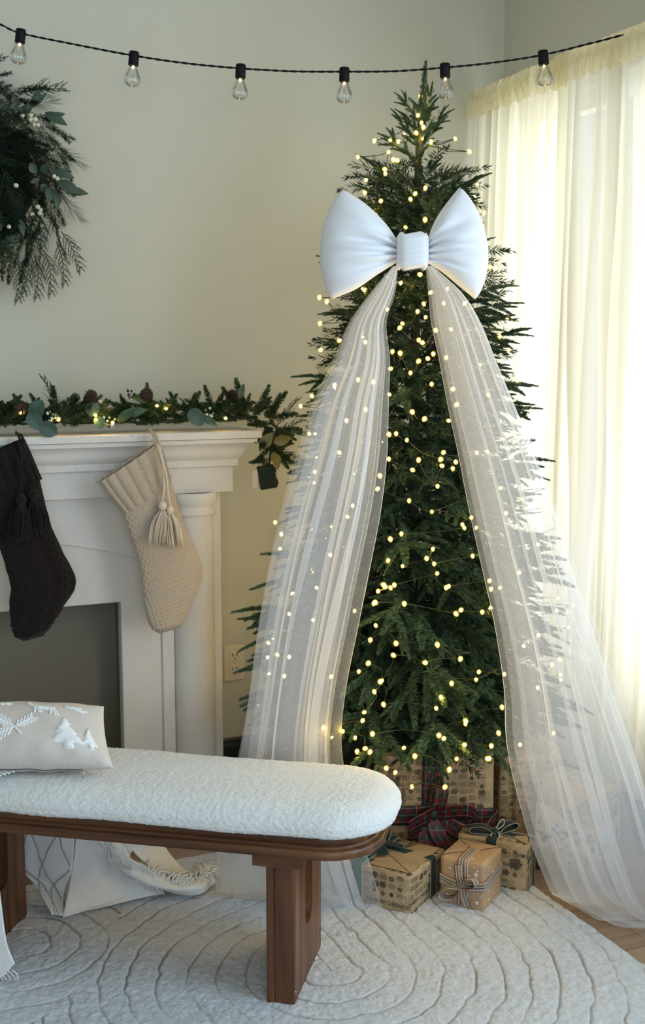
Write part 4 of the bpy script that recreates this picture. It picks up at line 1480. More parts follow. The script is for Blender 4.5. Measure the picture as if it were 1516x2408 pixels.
def pil_pt(s, t_, side, lift=0.0):
    """s, t in 0..1 across the pillow; side +1 upper face"""
    a_, b_ = 2 * s - 1, 2 * t_ - 1
    pin = .035
    x = (s - .5) * PW * (1 - pin * (1 - b_ * b_)) + PW / 2
    y = (t_ - .5) * PH * (1 - 1.6 * pin * (1 - a_ * a_)) + PH / 2
    th = .062 * max(0, (1 - abs(a_) ** 2.6)) ** .56 * max(0, (1 - abs(b_) ** 2.8)) ** .5
    wr_ = .0022 * math.sin(s * 40 + 6 * t_) * math.exp(-((t_ - .1) / .14) ** 2) + .0015 * math.sin(s * 23 - t_ * 9)
    return PO + e1 * x + e2 * y + e3 * (side * (th + (wr_ if th > .01 else 0)) + lift + .016)


mb = MB()
ss = (1 - np.cos(np.linspace(0, PI, 60))) / 2
tt_ = (1 - np.cos(np.linspace(0, PI, 44))) / 2
mb.grid([[pil_pt(s, t_, 1) for s in ss] for t_ in tt_])
mb.grid([[pil_pt(s, t_, -1 if t_ > .12 else -1) for s in ss] for t_ in tt_], flip=True)
me = mb.mesh('pillow_body')
bm = bmesh.new()
bm.from_mesh(me)
bmesh.ops.remove_doubles(bm, verts=bm.verts, dist=.0005)
bm.to_mesh(me)
bm.free()
place(me, 'pillow_body', M['pillow'], pil)
MB().tube([pil_pt(s, 0.012, -1, .001) - e2 * .001 for s in np.linspace(.16, .97, 40)], .0014, 5).build('zip', M['zip'], pil)
zp = pil_pt(.155, .012, -1) - e2 * .003
MB().tube(smooth_path([zp, zp - e2 * .004 + [0, 0, -.006], zp - e2 * .004 - RT * .004 + [0, 0, -.017]], 6), [.0018, .0016, .0016, .0016, .0018, .001], 6).build('zip_pull', M['steel'], pil)


def yarn(pts, name, r=.0026):
    mb = MB()
    for seg_ in pts:
        P = [pil_pt(s, t_, 1, .0012) for s, t_ in seg_]
        mb.tube(smooth_path(P, 8), r, 6)
    return mb


def sprig_lines(o, ang, n, l, sx=PH / PW):
    out = [[(o[0], o[1]), (o[0] + math.cos(ang) * l * sx, o[1] + math.sin(ang) * l)]]
    for i in range(n):
        q = .12 + .88 * i / n
        b = (o[0] + math.cos(ang) * l * q * sx, o[1] + math.sin(ang) * l * q)
        for sg in (-1, 1):
            a_ = ang + sg * .62
            ll = l * .36 * (1.05 - .3 * abs(q - .5))
            out.append([b, (b[0] + math.cos(a_) * ll * sx, b[1] + math.sin(a_) * ll)])
    return out


# s runs leftwards in view, so angles are mirrored
L_ = sprig_lines((.475, .36), math.radians(38), 7, .38) + sprig_lines((.475, .36), math.radians(142), 5, .30) + sprig_lines((.475, .36), math.radians(-24), 6, .34) + [[(.475, .36), (.445, .26)]]
yarn(L_, 'x').build('sprig_applique', M['applique'], pil, label='white sprig of three yarn leaves')


def tuft(poly, name, label, h=.005):
    """thick tufted patch following the pillow's face"""
    bmx = bmesh.new()
    vs = [bmx.verts.new((x, y, 0)) for x, y in poly]
    f_ = bmx.faces.new(vs)
    bmesh.ops.triangulate(bmx, faces=[f_])
    bmesh.ops.subdivide_edges(bmx, edges=bmx.edges[:], cuts=3, use_grid_fill=True)
    bmesh.ops.triangulate(bmx, faces=bmx.faces[:])
    edge = {v for e_ in bmx.edges if len(e_.link_faces) == 1 for v in e_.verts}
    for v in bmx.verts:
        s_, t_ = v.co.x, v.co.y
        j = vnoise(np.array([s_ * PW, t_ * PH, 0.0]), 260, 3)
        p = pil_pt(s_ + (.004 * vnoise(np.array([s_, t_, 1.]), 70, 4) if v in edge else 0), t_, 1, (-.001 if v in edge else h + .0018 * j))
        v.co = Vector(p)
    bmesh.ops.recalc_face_normals(bmx, faces=bmx.faces[:])
    m_ = bpy.data.meshes.new(name)
    bmx.to_mesh(m_)
    bmx.free()
    m_.polygons.foreach_set('use_smooth', np.ones(len(m_.polygons), bool))
    return place(m_, name, M['applique'], pil, label=label)


def tree_poly(cx, base, w_, h_):
    pts = [(cx, base + h_)]
    tiers = [(.30, .72), (.22, .68), (.62, .40), (.50, .36), (1.0, .10)]
    for f_, q in tiers:
        pts.append((cx + w_ / 2 * f_, base + h_ * q))
    pts += [(cx + w_ * .14, base + h_ * .10), (cx + w_ * .14, base - h_ * .06), (cx - w_ * .14, base - h_ * .06), (cx - w_ * .14, base + h_ * .10)]
    for f_, q in reversed(tiers):
        pts.append((cx - w_ / 2 * f_, base + h_ * q))
    return pts


tuft(tree_poly(.205, .14, .20, .46), 'tree_applique', 'white tufted fir tree, the bigger one')
tuft(tree_poly(.088, .17, .09, .32), 'tree_applique', 'white tufted fir tree, the smaller one')
yarn([[(.37, .74), (.25, .72)], [(.37, .725), (.25, .705)], [(.36, .71), (.26, .69)], [(.355, .72), (.36, .62)], [(.345, .72), (.335, .62)], [(.34, .71), (.325, .62)], [(.275, .70), (.275, .60)], [(.265, .70), (.25, .59)], [(.255, .70), (.235, .60)], [(.37, .74), (.395, .79)], [(.365, .745), (.39, .82)]], 'x', .0032).build('animal_applique', M['applique'], pil, label='white yarn animal near the pillow top')
yarn([[(.20, .79), (.10, .70)], [(.17, .77), (.11, .77)], [(.15, .74), (.08, .73)]], 'x').build('leaf_applique', M['applique'], pil)
yarn([[(.56, .80), (.48, .80)], [(.54, .83), (.50, .77)], [(.54, .78), (.50, .83)]], 'x').build('star_applique', M['applique'], pil)

# ------------------------------------------------------------------ throw over the bench
thr = thing('throw_blanket', 'white woven throw with fringe draped over the left of the bench', 'throw', bw(-.85, .1, .51))
nE = 1


def cloth(rows, n, m, name, amp=.0, thick=.004, mt=M['throw'], seed=0):
    R = [smooth_path(r, m) for r in rows]
    R = np.array(R)
    G = np.array([smooth_path(R[:, j], n) for j in range(m)]).transpose(1, 0, 2)
    if amp:
        G = G + amp * np.stack([vnoise(G, 9, seed), vnoise(G, 9, seed + 1), vnoise(G, 9, seed + 2)], -1)
    o = MB().grid(G).build(name, mt, thr)
    sm = o.modifiers.new('thickness', 'SOLIDIFY')
    sm.thickness = thick
    sm.offset = 0
    return G, o


# over the seat, under the pillow, and down the front at the left edge of the picture
cloth([[bw(-1.03, -.05, .06), bw(-.92, -.065, .035), bw(-.80, -.065, .03), bw(-.70, -.06, .028), bw(-.655, -.055, .07)],
       [bw(-1.03, -.055, .16), bw(-.93, -.05, .14), bw(-.82, -.07, .14), bw(-.73, -.055, .13), bw(-.675, -.055, .13)],
       [bw(-1.03, -.055, .30), bw(-.93, -.05, .30), bw(-.85, -.06, .30), bw(-.75, -.05, .30), bw(-.695, -.05, .29)],
       [bw(-1.04, -.055, .45), bw(-.95, -.052, .45), bw(-.86, -.055, .45), bw(-.78, -.052, .45), bw(-.735, -.052, .45)],
       [bw(-1.04, -.03, .500), bw(-.95, -.028, .504), bw(-.86, -.028, .504), bw(-.80, -.03, .504), bw(-.745, -.028, .502)],
       [bw(-1.04, .14, .519), bw(-.95, .14, .519), bw(-.86, .14, .519), bw(-.80, .14, .519), bw(-.745, .14, .519)],
       [bw(-1.04, .31, .500), bw(-.95, .31, .502), bw(-.86, .31, .502), bw(-.80, .31, .502), bw(-.70, .31, .500)],
       [bw(-1.04, .34, .42), bw(-.95, .34, .42), bw(-.86, .345, .42), bw(-.78, .345, .42), bw(-.69, .345, .42)]], 90, 60, 'front_drape', .004, seed=3)
# behind the bench: the stitched face with its lattice, hanging to a point on the rug
Fp = lambda x, y, z=.03: np.array([x, y, z])
Gq, rear = cloth([[bw(-.86, .36, .42), bw(-.80, .37, .42), bw(-.74, .365, .42), bw(-.688, .372, .42)],
                  [bw(-.86, .36, .25), bw(-.80, .375, .25), bw(-.74, .365, .25), bw(-.684, .368, .25)],
                  [bw(-.845, .36, .12), bw(-.80, .37, .12), bw(-.755, .36, .12), bw(-.692, .36, .12)],
                  [bw(-.80, .36, .06), bw(-.775, .365, .06), bw(-.75, .36, .055), bw(-.712, .352, .055)],
                  [Fp(.555, 3.03, .03), Fp(.565, 3.03, .028), Fp(.575, 3.026, .026), Fp(.584, 3.022, .026)]], 60, 40, 'rear_drape', .002, seed=8)
lat = MB()
fwd = unit(-BV + BU * .25)
for i in range(5):
    for sg in (-1, 1):
        pts = []
        for q in np.linspace(0, 1, 30):
            u_ = i / 2 - .5 + sg * (q - .5) * 1.3
            if 0.02 < u_ < .98 and q > .02:
                p = Gq[min(59, int(q * 59)), min(39, int(u_ * 39))]
                pts.append(p + fwd * (.0045 + .0012 * math.sin(q * 120)))
        if len(pts) > 4:
            lat.tube(np.array(pts), .0020, 5)
lat.build('lattice_stitching', M['throwline'], thr, label='taupe diamond stitching', kind='stuff')
# the plain back of the cloth turning away to the right, then the rolled fringed edge lying on the rug
cloth([[bw(-.688, .374, .42), bw(-.64, .40, .42), bw(-.60, .44, .42), bw(-.57, .47, .42)],
       [bw(-.684, .372, .22), bw(-.63, .42, .21), bw(-.585, .46, .19), bw(-.555, .47, .17)],
       [bw(-.695, .365, .11), Fp(.69, 3.08, .12), Fp(.74, 3.11, .11), Fp(.78, 3.11, .105)],
       [Fp(.585, 3.024, .03), Fp(.69, 3.045, .035), Fp(.77, 3.06, .05), Fp(.83, 3.07, .065)],
       [Fp(.584, 3.02, .026), Fp(.69, 3.028, .024), Fp(.79, 3.036, .026), Fp(.86, 3.03, .030)]], 50, 40, 'rear_fold', .002, seed=14)
E_path = [bw(-.655, .385, .36), bw(-.625, .40, .21), bw(-.59, .43, .15), Fp(.76, 3.10, .115), Fp(.82, 3.06, .075), Fp(.89, 3.025, .045), Fp(.95, 3.02, .036), Fp(.985, 3.05, .034), Fp(1.0, 3.075, .034)]
EP = smooth_path(E_path, 80)
mb = MB()
n_ = len(EP)
T_ = np.gradient(EP, axis=0)
G = np.zeros((n_, 20, 3))
for i in range(n_):
    _, N_, B_ = frame(T_[i])
    for j in range(20):
        a_ = j / 20 * 2 * PI
        r_ = (.020 + .003 * math.sin(i * .35) + .004 * math.sin(3 * a_ + i * .12)) * min(1, (n_ - i) / 10 + .35)
        G[i, j] = EP[i] + (N_ * math.cos(a_) * 1.35 + B_ * math.sin(a_) * .85) * r_
G[..., 2] = np.maximum(G[..., 2], .022)
mb.grid(G, closed=True)
mb.build('rolled_edge', M['throw'], thr)
cloth([[bw(-.60, .42, .42), bw(-.545, .46, .42), bw(-.505, .50, .40)],
       [bw(-.59, .44, .22), bw(-.54, .47, .22), bw(-.49, .51, .22)],
       [Fp(.80, 3.11, .13), Fp(.85, 3.14, .13), Fp(.89, 3.17, .13)],
       [Fp(.86, 3.08, .07), Fp(.90, 3.11, .07), Fp(.93, 3.14, .065)],
       [Fp(.92, 3.06, .04), Fp(.95, 3.09, .036), Fp(.965, 3.11, .034)]], 50, 24, 'back_fold', .002, seed=20)
rf = np.random.default_rng(17)
fr = MB()
for i in range(190):
    q = .10 + .88 * i / 190
    o = EP[int(q * 79)] + np.array([0, -.006, .012])
    if q < .5:
        d = RT * rf.uniform(.01, .03) + np.array([0, -.012, -rf.uniform(.03, .075)]) + unit(T_[int(q * 79)]) * .02
        m_ = o + np.array([.012, -.016, .006])
    else:
        d = RT * rf.uniform(-.005, .055) + np.array([0, rf.uniform(.02, .085), rf.uniform(-.012, .012)])
        m_ = o + d * .5 + np.array([rf.normal(0, .006), 0, .014])
    e_ = o + d
    e_[2] = max(e_[2], .030)
    fr.tube(smooth_path([o, m_, e_], 7), .0024, 5)
for i in range(9):
    o = bw(-.752 + .002 * i, -.01 + .011 * i, .521 - .0004 * i)
    fr.tube(smooth_path([o, o + BU * .03 - BV * .008 + [0, 0, -.003], o + BU * (.055 + .004 * i) - BV * .02 + [0, 0, -.006]], 6), .0026, 5)
for i in range(12):
    o = bw(-.66 - .012 * i, -.06, .055 - .002 * i)
    fr.tube(smooth_path([o, o + [.012, -.004, -.012], o + [.022 + rf.normal(0, .006), -.008, -.024]], 5), .0016, 4)
fr.build('fringe', M['throw'], thr, kind='stuff')

# ------------------------------------------------------------------ wrapped gifts
FONT = {}


def letters(txt):
    if txt not in FONT:
        c = bpy.data.curves.new('type', 'FONT')
        c.body, c.size, c.offset, c.resolution_u = txt, 1.0, .012, 2
        c.align_x = 'CENTER'
        o = bpy.data.objects.new('type', c)
        COL.objects.link(o)
        dg = bpy.context.evaluated_depsgraph_get()
        me = bpy.data.meshes.new_from_object(o.evaluated_get(dg))
        V = np.array([tuple(v.co) for v in me.vertices])
        F_ = [tuple(p.vertices) for p in me.polygons]
        bpy.data.objects.remove(o)
        bpy.data.curves.remove(c)
        bpy.data.meshes.remove(me)
        FONT[txt] = (V, F_)
    return FONT[txt]


class Face:
    """a face of a gift: origin (lower left seen from outside), right, up, outward"""
    def __init__(s, o, r, u, w_, h_):
        s.o, s.r, s.u, s.w, s.h = np.asarray(o, float), unit(r), unit(u), w_, h_
        s.n = np.cross(s.r, s.u)

    def p(s, x, y, d=.0008):
        return s.o + s.r * x + s.u * y + s.n * d


def word(mb, f, txt, x, y, size, turn=0.0, squeeze=.72):
    V, F_ = letters(txt)
    c, s_ = math.cos(turn), math.sin(turn)
    X, Y = V[:, 0] * squeeze * size, V[:, 1] * size
    mb.add(np.array([f.p(x + a_ * c - b_ * s_, y + a_ * s_ + b_ * c) for a_, b_ in zip(X, Y)]), F_)
    # slab feet on the capitals' baseline and cap line are left to the bold face


def blot(mb, f, x, y, rx, ry, kind, rs):
    if kind == 'cone':
        for k_ in range(26):
            a_, q = k_ * 2.4, math.sqrt(k_ / 26)
            cx_, cy_ = x + math.cos(a_) * rx * q, y + math.sin(a_) * ry * q
            r_ = min(rx, ry) * .24
            mb.add([f.p(cx_ + r_ * math.cos(t_), cy_ + r_ * .7 * math.sin(t_), .0008 + .00001 * k_) for t_ in np.linspace(0, 2 * PI, 7)[:-1]], [(0, 1, 2, 3, 4, 5)])
    elif kind == 'ring':
        V = []
        for t_ in np.linspace(0, 2 * PI, 19)[:-1]:
            j = 1 + .12 * math.sin(t_ * 9)
            V += [f.p(x + rx * j * math.cos(t_), y + ry * j * math.sin(t_)), f.p(x + rx * .42 * math.cos(t_), y + ry * .42 * math.sin(t_))]
        mb.add(V, [(2 * i, (2 * i + 2) % 36, (2 * i + 3) % 36, 2 * i + 1) for i in range(18)])
    elif kind == 'leaf':
        for k_ in range(5):
            a_ = .3 + k_ * 1.25
            d_, e_ = np.array([math.cos(a_), math.sin(a_)]), np.array([-math.sin(a_), math.cos(a_)])
            q = [np.array([x, y]), np.array([x, y]) + d_ * rx * .55 + e_ * ry * .3, np.array([x, y]) + d_ * rx, np.array([x, y]) + d_ * rx * .55 - e_ * ry * .3]
            mb.add([f.p(*t_) for t_ in q], [(0, 3, 2, 1)])
    elif kind == 'ball':
        mb.add([f.p(x + rx * math.cos(t_), y + ry * math.sin(t_)) for t_ in np.linspace(0, 2 * PI, 15)[:-1]], [tuple(range(14))])
        mb.add([f.p(x - rx * .2, y + ry), f.p(x + rx * .2, y + ry), f.p(x + rx * .2, y + ry * 1.3), f.p(x - rx * .2, y + ry * 1.3)], [(0, 1, 2, 3)])
    elif kind == 'lines':
        for k_ in range(int(ry * 2 / .0036)):
            yy = y + ry - k_ * .0036
            xx = x - rx
            while xx < x + rx:
                l = rs.uniform(.002, .006)
                mb.add([f.p(xx, yy), f.p(min(xx + l, x + rx), yy), f.p(min(xx + l, x + rx), yy + .0013), f.p(xx, yy + .0013)], [(0, 1, 2, 3)])
                xx += l + .0009
    elif kind == 'rule':
        mb.add([f.p(x - rx, y), f.p(x + rx, y), f.p(x + rx, y + .0007), f.p(x - rx, y + .0007)], [(0, 1, 2, 3)])


def newsprint(mb, f, rs, title_at=(), turn=0.0):
    for (x, y, sz, t_, tx) in title_at:
        word(mb, f, tx, x, y, sz, t_)
    step = .026
    y = .010
    while y < f.h - .012:
        x = .012
        while x < f.w - .012:
            near = any(abs(y - ty + (0 if abs(tt) < .1 else 99)) < .012 and abs(x - tx_) < sz * len(t0) * .3 for tx_, ty, sz, tt, t0 in title_at)
            if not near:
                k_ = rs.random()
                jx, jy = rs.uniform(-.003, .003), rs.uniform(-.003, .003)
                if k_ < .14:
                    blot(mb, f, x + jx, y + jy, .011, .009, 'cone', rs)
                elif k_ < .22:
                    blot(mb, f, x + jx, y + jy, .007, .006, 'ring', rs)
                elif k_ < .30:
                    blot(mb, f, x + jx, y + jy, .009, .008, 'leaf', rs)
                elif k_ < .36:
                    blot(mb, f, x + jx, y + jy, .0055, .006, 'ball', rs)
                else:
                    blot(mb, f, x + jx, y + jy, .0105, .0085 if k_ > .6 else .005, 'lines', rs)
                    if k_ < .5:
                        word(mb, f, 'MERRY' if k_ < .43 else 'THE', x + jx, y + jy + .0072, .0068)
            x += step
        y += .0215


def strip(pts, nrm_or_w, width, lift=0.0, n=30, v0=0.0):
    """ribbon strip along pts with the given side vectors"""
    P = smooth_path(pts, n) if len(pts) > 2 else smooth_path(pts, n)
    W = smooth_path(nrm_or_w, n) if isinstance(nrm_or_w, list) else np.broadcast_to(np.asarray(nrm_or_w, float), (n, 3))
    W = W / np.linalg.norm(W, axis=1)[:, None]
    s_ = np.r_[0, np.cumsum(np.linalg.norm(np.diff(P, axis=0), axis=1))]
    cols = np.linspace(-.5, .5, 7)
    G = P[:, None] + W[:, None] * (cols[None, :, None] * width)
    uv = np.stack(np.broadcast_arrays(s_[:, None], (cols + .5)[None] * width + v0), -1)
    return G, uv


def ribbon(t, pts, side, width, m, name, thick=.0012, n=30):
    G, uv = strip(pts, side, width, 0, n)
    o = MB().grid(G, uv=uv.reshape(-1, 2)).build(name, m, t)
    sm = o.modifiers.new('thickness', 'SOLIDIFY')
    sm.thickness, sm.offset = thick, 0
    return o, G


def beads(t, G, parent, name='beaded_trim', r=.0013, gap=.0034):
    mb = MB()
    for e in (0, -1):
        L_ = G[:, e]
        s_ = np.r_[0, np.cumsum(np.linalg.norm(np.diff(L_, axis=0), axis=1))]
        for q in np.arange(0, s_[-1], gap):
            p = np.array([np.interp(q, s_, L_[:, k_]) for k_ in range(3)])
            mb.ball(p, r, 5, 4)
    return mb.build(name, M['bead'], parent, kind='stuff')


def wrapped_box(t, P, rd, ld, w_, l_, h_, m, seed=0, name='wrapped_box'):
    """box with near bottom corner P, w_ along rd, l_ along ld; slightly uneven paper"""
    mb = MB()
    n = 13
    rd3, ld3, up = np.array([*rd, 0]), np.array([*ld, 0]), np.array([0, 0, 1.0])
    P = np.asarray(P, float)
    c = P + rd3 * w_ / 2 + ld3 * l_ / 2 + up * h_ / 2
    for (o, a_, b_, la, lb) in ((P, rd3, up, w_, h_), (P + ld3 * l_, -ld3, up, l_, h_), (P + rd3 * w_ + ld3 * l_, -rd3, up, w_, h_), (P + rd3 * w_, ld3, up, l_, h_), (P + up * h_, rd3, ld3, w_, l_), (P + ld3 * l_, rd3, -ld3, w_, l_)):
        g = np.linspace(0, 1, n)
        G = np.array([[o + a_ * la * x + b_ * lb * y for x in g] for y in g])
        uv = np.array([[(la * x + seed * .37, lb * y + seed * .21) for x in g] for y in g])
        mb.grid(G, uv=uv)
    me = mb.mesh(name)
    co_ = np.empty(len(me.vertices) * 3, np.float32)
    me.vertices.foreach_get('co', co_)
    V = co_.reshape(-1, 3).astype(float)
    q = np.stack([(V - c) @ rd3 / (w_ / 2), (V - c) @ ld3 / (l_ / 2), (V - c) @ up / (h_ / 2)], 1)
    # round the arrises a little and let the paper bag
    ea = np.sort(np.abs(q), 1)
    V -= (V - c) * (.018 * np.clip((ea[:, 1] - .86) / .14, 0, 1))[:, None]
    V += .0012 * np.stack([vnoise(V, 30, seed), vnoise(V, 30, seed + 1), vnoise(V, 30, seed + 2)], 1) * (np.abs(q[:, 2:3]) < .98)
    me.vertices.foreach_set('co', V.astype(np.float32).ravel())
    bm = bmesh.new()
    bm.from_mesh(me)
    bmesh.ops.remove_doubles(bm, verts=bm.verts, dist=.0006)
    bmesh.ops.recalc_face_normals(bm, faces=bm.faces)
    bm.to_mesh(me)
    bm.free()
    return place(me, name, m, t)


def gift(label, P, ang, w_, l_, h_, m, seed, group=None):
    rd = np.array([math.cos(ang), math.sin(ang)])
    ld = np.array([-math.sin(ang), math.cos(ang)])
    P = np.array([P[0], P[1], P[2] if len(P) > 2 else .003])
    rd3, ld3 = np.array([*rd, 0]), np.array([*ld, 0])
    t = thing('gift_box', label, 'gift', P + rd3 * w_ / 2 + ld3 * l_ / 2, 'wrapped gifts under the tree')
    body = wrapped_box(t, P, rd, ld, w_, l_, h_, m, seed)
    up = np.array([0, 0, 1.0])
    faces = dict(right=Face(P, rd3, up, w_, h_), left=Face(P + ld3 * l_, -ld3, up, l_, h_), top=Face(P + up * h_, rd3, ld3, w_, l_))
    return t, faces, P, rd3, ld3


def fold_flap(t, f, pts, m, name='paper_flap', d=.0022):
    V = [f.p(x, y, .0014 + (d if i == 0 else 0)) for i, (x, y) in enumerate(pts)]
    c = sum(V) / len(V) + f.n * d
    n = len(V)
    uv = [(x, y) for x, y in pts] + [tuple(np.mean(pts, 0))]
    return MB().add(V + [c], [(i, (i + 1) % n, n) for i in range(n)], uv).build(name, m, t, False)


def wrap_band(t, faces, P, rd3, ld3, w_, l_, h_, along, at, width, m, trim=False, name='ribbon', lift=.0016):
    """band up one side, across the top and down the far side; along 'r' crosses from the left face, 'l' from the right face"""
    up = np.array([0, 0, 1.0])
    if along == 'r':
        a0 = P + ld3 * at
        pts = [a0 - rd3 * lift + up * .0, a0 - rd3 * lift + up * h_ * .5, a0 - rd3 * lift + up * (h_ - .004), a0 + up * (h_ + lift) + rd3 * .004, a0 + rd3 * w_ / 2 + up * (h_ + lift), a0 + rd3 * (w_ - .004) + up * (h_ + lift), a0 + rd3 * (w_ + lift) + up * (h_ - .004), a0 + rd3 * (w_ + lift)]
        side = ld3
    else:
        a0 = P + rd3 * at
        pts = [a0 - ld3 * lift, a0 - ld3 * lift + up * h_ * .5, a0 - ld3 * lift + up * (h_ - .004), a0 + up * (h_ + lift) + ld3 * .004, a0 + ld3 * l_ / 2 + up * (h_ + lift), a0 + ld3 * (l_ - .004) + up * (h_ + lift), a0 + ld3 * (l_ + lift) + up * (h_ - .004), a0 + ld3 * (l_ + lift)]
        side = rd3
    P_ = []
    for a_, b_ in zip(pts[:-1], pts[1:]):
        P_ += [a_ + (b_ - a_) * q for q in np.linspace(0, 1, 6)[:-1]]
    P_.append(pts[-1])
    G, uv = strip(P_, side, width, 0, len(P_))
    P_ = np.array(P_)
    cols = np.linspace(-.5, .5, 7)
    G = P_[:, None] + np.asarray(side)[None, None] * (cols[None, :, None] * width)
    o = MB().grid(G, uv=uv.reshape(-1, 2)).build(name, m, t)
    sm = o.modifiers.new('thickness', 'SOLIDIFY')
    sm.thickness, sm.offset = .001, 0
    if trim:
        beads(t, G, o)
    return o


def loop(c, d, s, up, L_, h_, n=26):
    """bow loop path leaving c along d"""
    return [c, c + d * L_ * .45 + up * h_ * .9, c + d * L_ * .95 + up * h_ * .75, c + d * L_ + up * h_ * .1, c + d * L_ * .6 - up * h_ * .05, c + d * .006]


UPZ = np.array([0, 0, 1.0])
rsn = np.random.default_rng(3)
# 1: the long newsprint box beside the bench leg
w_, l_, h_ = .215, .30, .118
ang = math.atan2(.57, .82)
t, F1, P, rd3, ld3 = gift('long newsprint gift with dark green ribbon beside the bench leg', (1.434, 2.674), ang, w_, l_, h_, M['news'], 1)
pr = MB()
newsprint(pr, F1['left'], rsn, [(.235, .022, .0165, 0, 'THE MERRY CHRONICLES'), (.08, .030, .0165, 0, 'THE MERRY CHRONICLES')])
newsprint(pr, F1['right'], rsn, [(.06, .032, .0165, 0, 'THE MERRY CHRONICLES'), (.165, .072, .0165, 0, 'MERRY CHRONICLES')])
newsprint(pr, F1['top'], rsn, [(.17, .10, .0165, PI, 'CHRONICLES')])
pr.build('printed_news', M['ink'], t, False, kind='stuff')
fold_flap(t, F1['top'], [(.012, .010), (.012, .135), (.098, .125)], M['flap'])
fold_flap(t, F1['top'], [(.20, .012), (.016, .006), (.10, .118), (.20, .075)], M['flap'])
wrap_band(t, F1, P, rd3, ld3, w_, l_, h_, 'r', .163, .034, M['teal'], True)
wrap_band(t, F1, P, rd3, ld3, w_, l_, h_, 'l', .135, .034, M['velvet'], True, lift=.0026)
c = P + ld3 * .163 + rd3 * .12 + UPZ * (h_ + .004)
for d, L_, hh in ((unit(rd3 * .9 + ld3 * .25), .085, .040), (unit(-rd3 + ld3 * .2), .08, .034)):
    pts = loop(c, d, ld3, UPZ, L_, hh)
    o, G = ribbon(t, pts, list(np.linspace(0, 1, 6)[:, None] * rd3 * .2 + unit(np.cross(d, UPZ))), .034, M['velvet'], 'bow_loop')
    beads(t, G, o)
    G2, uv = strip([p + UPZ * -.0014 for p in pts], unit(np.cross(d, UPZ)), .031, 0, 30)
    MB().grid(G2[14:]).build('satin_back', M['satin'], o)
for d in (unit(-rd3 * .7 - ld3 * .6), unit(rd3 * .3 - ld3 * .8)):
    ribbon(t, [c, c + d * .03 + UPZ * .012, c + d * .07 + UPZ * .005], unit(np.cross(d, UPZ)), .03, M['velvet'], 'bow_tail')
MB().ball(c + UPZ * .008, (.014, .014, .010)).build('ribbon_knot', M['velvet'], t)

# 2: kraft cube with stars
w_, l_, h_ = .128, .128, .142
ang = math.atan2(.60, .797)
t, F2, P, rd3, ld3 = gift('small kraft gift printed with white stars, tied with striped ribbon', (1.626, 2.613), ang, w_, l_, h_, M['kraft'], 5)
stars = MB()
rs2 = np.random.default_rng(8)
for f in F2.values():
    for k_ in range(24):
        x, y, r_ = rs2.uniform(.008, f.w - .008), rs2.uniform(.008, f.h - .008), rs2.choice([.002, .0025, .0042, .0075], p=[.35, .3, .2, .15])
        a0 = rs2.uniform(0, 1.2)
        V = [f.p(x + (r_ if i % 2 == 0 else r_ * .42) * math.cos(a0 + i * PI / 5), y + (r_ if i % 2 == 0 else r_ * .42) * math.sin(a0 + i * PI / 5), .0012) for i in range(10)]
        stars.add(V + [f.p(x, y, .0012)], [(i, (i + 1) % 10, 10) for i in range(10)])
for f, x, y, r_ in ((F2['left'], .104, .108, .0095), (F2['left'], .108, .030, .0075)):
    V = [f.p(x + (r_ if i % 2 == 0 else r_ * .42) * math.cos(.5 + i * PI / 5), y + (r_ if i % 2 == 0 else r_ * .42) * math.sin(.5 + i * PI / 5), .0014) for i in range(10)]
    stars.add(V + [f.p(x, y, .0014)], [(i, (i + 1) % 10, 10) for i in range(10)])
stars.build('printed_stars', M['star'], t, False, kind='stuff')
fold_flap(t, F2['top'], [(.004, .124), (.064, .07), (.124, .124)], M['kraft'])
fold_flap(t, F2['top'], [(.124, .004), (.066, .062), (.124, .12)], M['kraft'])
wrap_band(t, F2, P, rd3, ld3, w_, l_, h_, 'r', .062, .031, M['stripe'])
f = F2['left']
hb = [f.p(-.001, .078, .002)] + [f.p(x, .078 - .012 * math.sin(PI * x / l_), .0022) for x in np.linspace(.01, l_ - .006, 6)]
g = F2['right']
hb += [g.p(x, .078 + .008 * x / w_, .0022) for x in np.linspace(.002, w_ + .001, 6)]
ribbon(t, hb, UPZ, .030, M['stripe'], 'ribbon', n=50)
kc = f.p(.064, .066, .007)
for d, L_, hh, sd in ((unit(f.r + .75 * UPZ), .055, .026, 1), (unit(-f.r - .55 * UPZ), .058, .026, 1)):
    sdv = unit(np.cross(f.n, d))
    pts = [kc, kc + d * L_ * .5 + sdv * .016 + f.n * .008, kc + d * L_ + sdv * .006 + f.n * .012, kc + d * L_ * .95 - sdv * .012 + f.n * .012, kc + d * L_ * .45 - sdv * .013 + f.n * .006, kc]
    ribbon(t, pts, unit(f.n + sdv * .15), .028, M['stripe'], 'bow_loop', n=36)
for d in (unit(f.r * .35 - UPZ), unit(-f.r * .15 + UPZ * .9)):
    ribbon(t, [kc, kc + d * .03 + f.n * .004, kc + d * .062 + f.n * .001], unit(np.cross(f.n, d)), .022, M['stripe'], 'bow_tail')
MB().ball(kc, (.007, .007, .008)).build('ribbon_knot', M['stripe'], t)

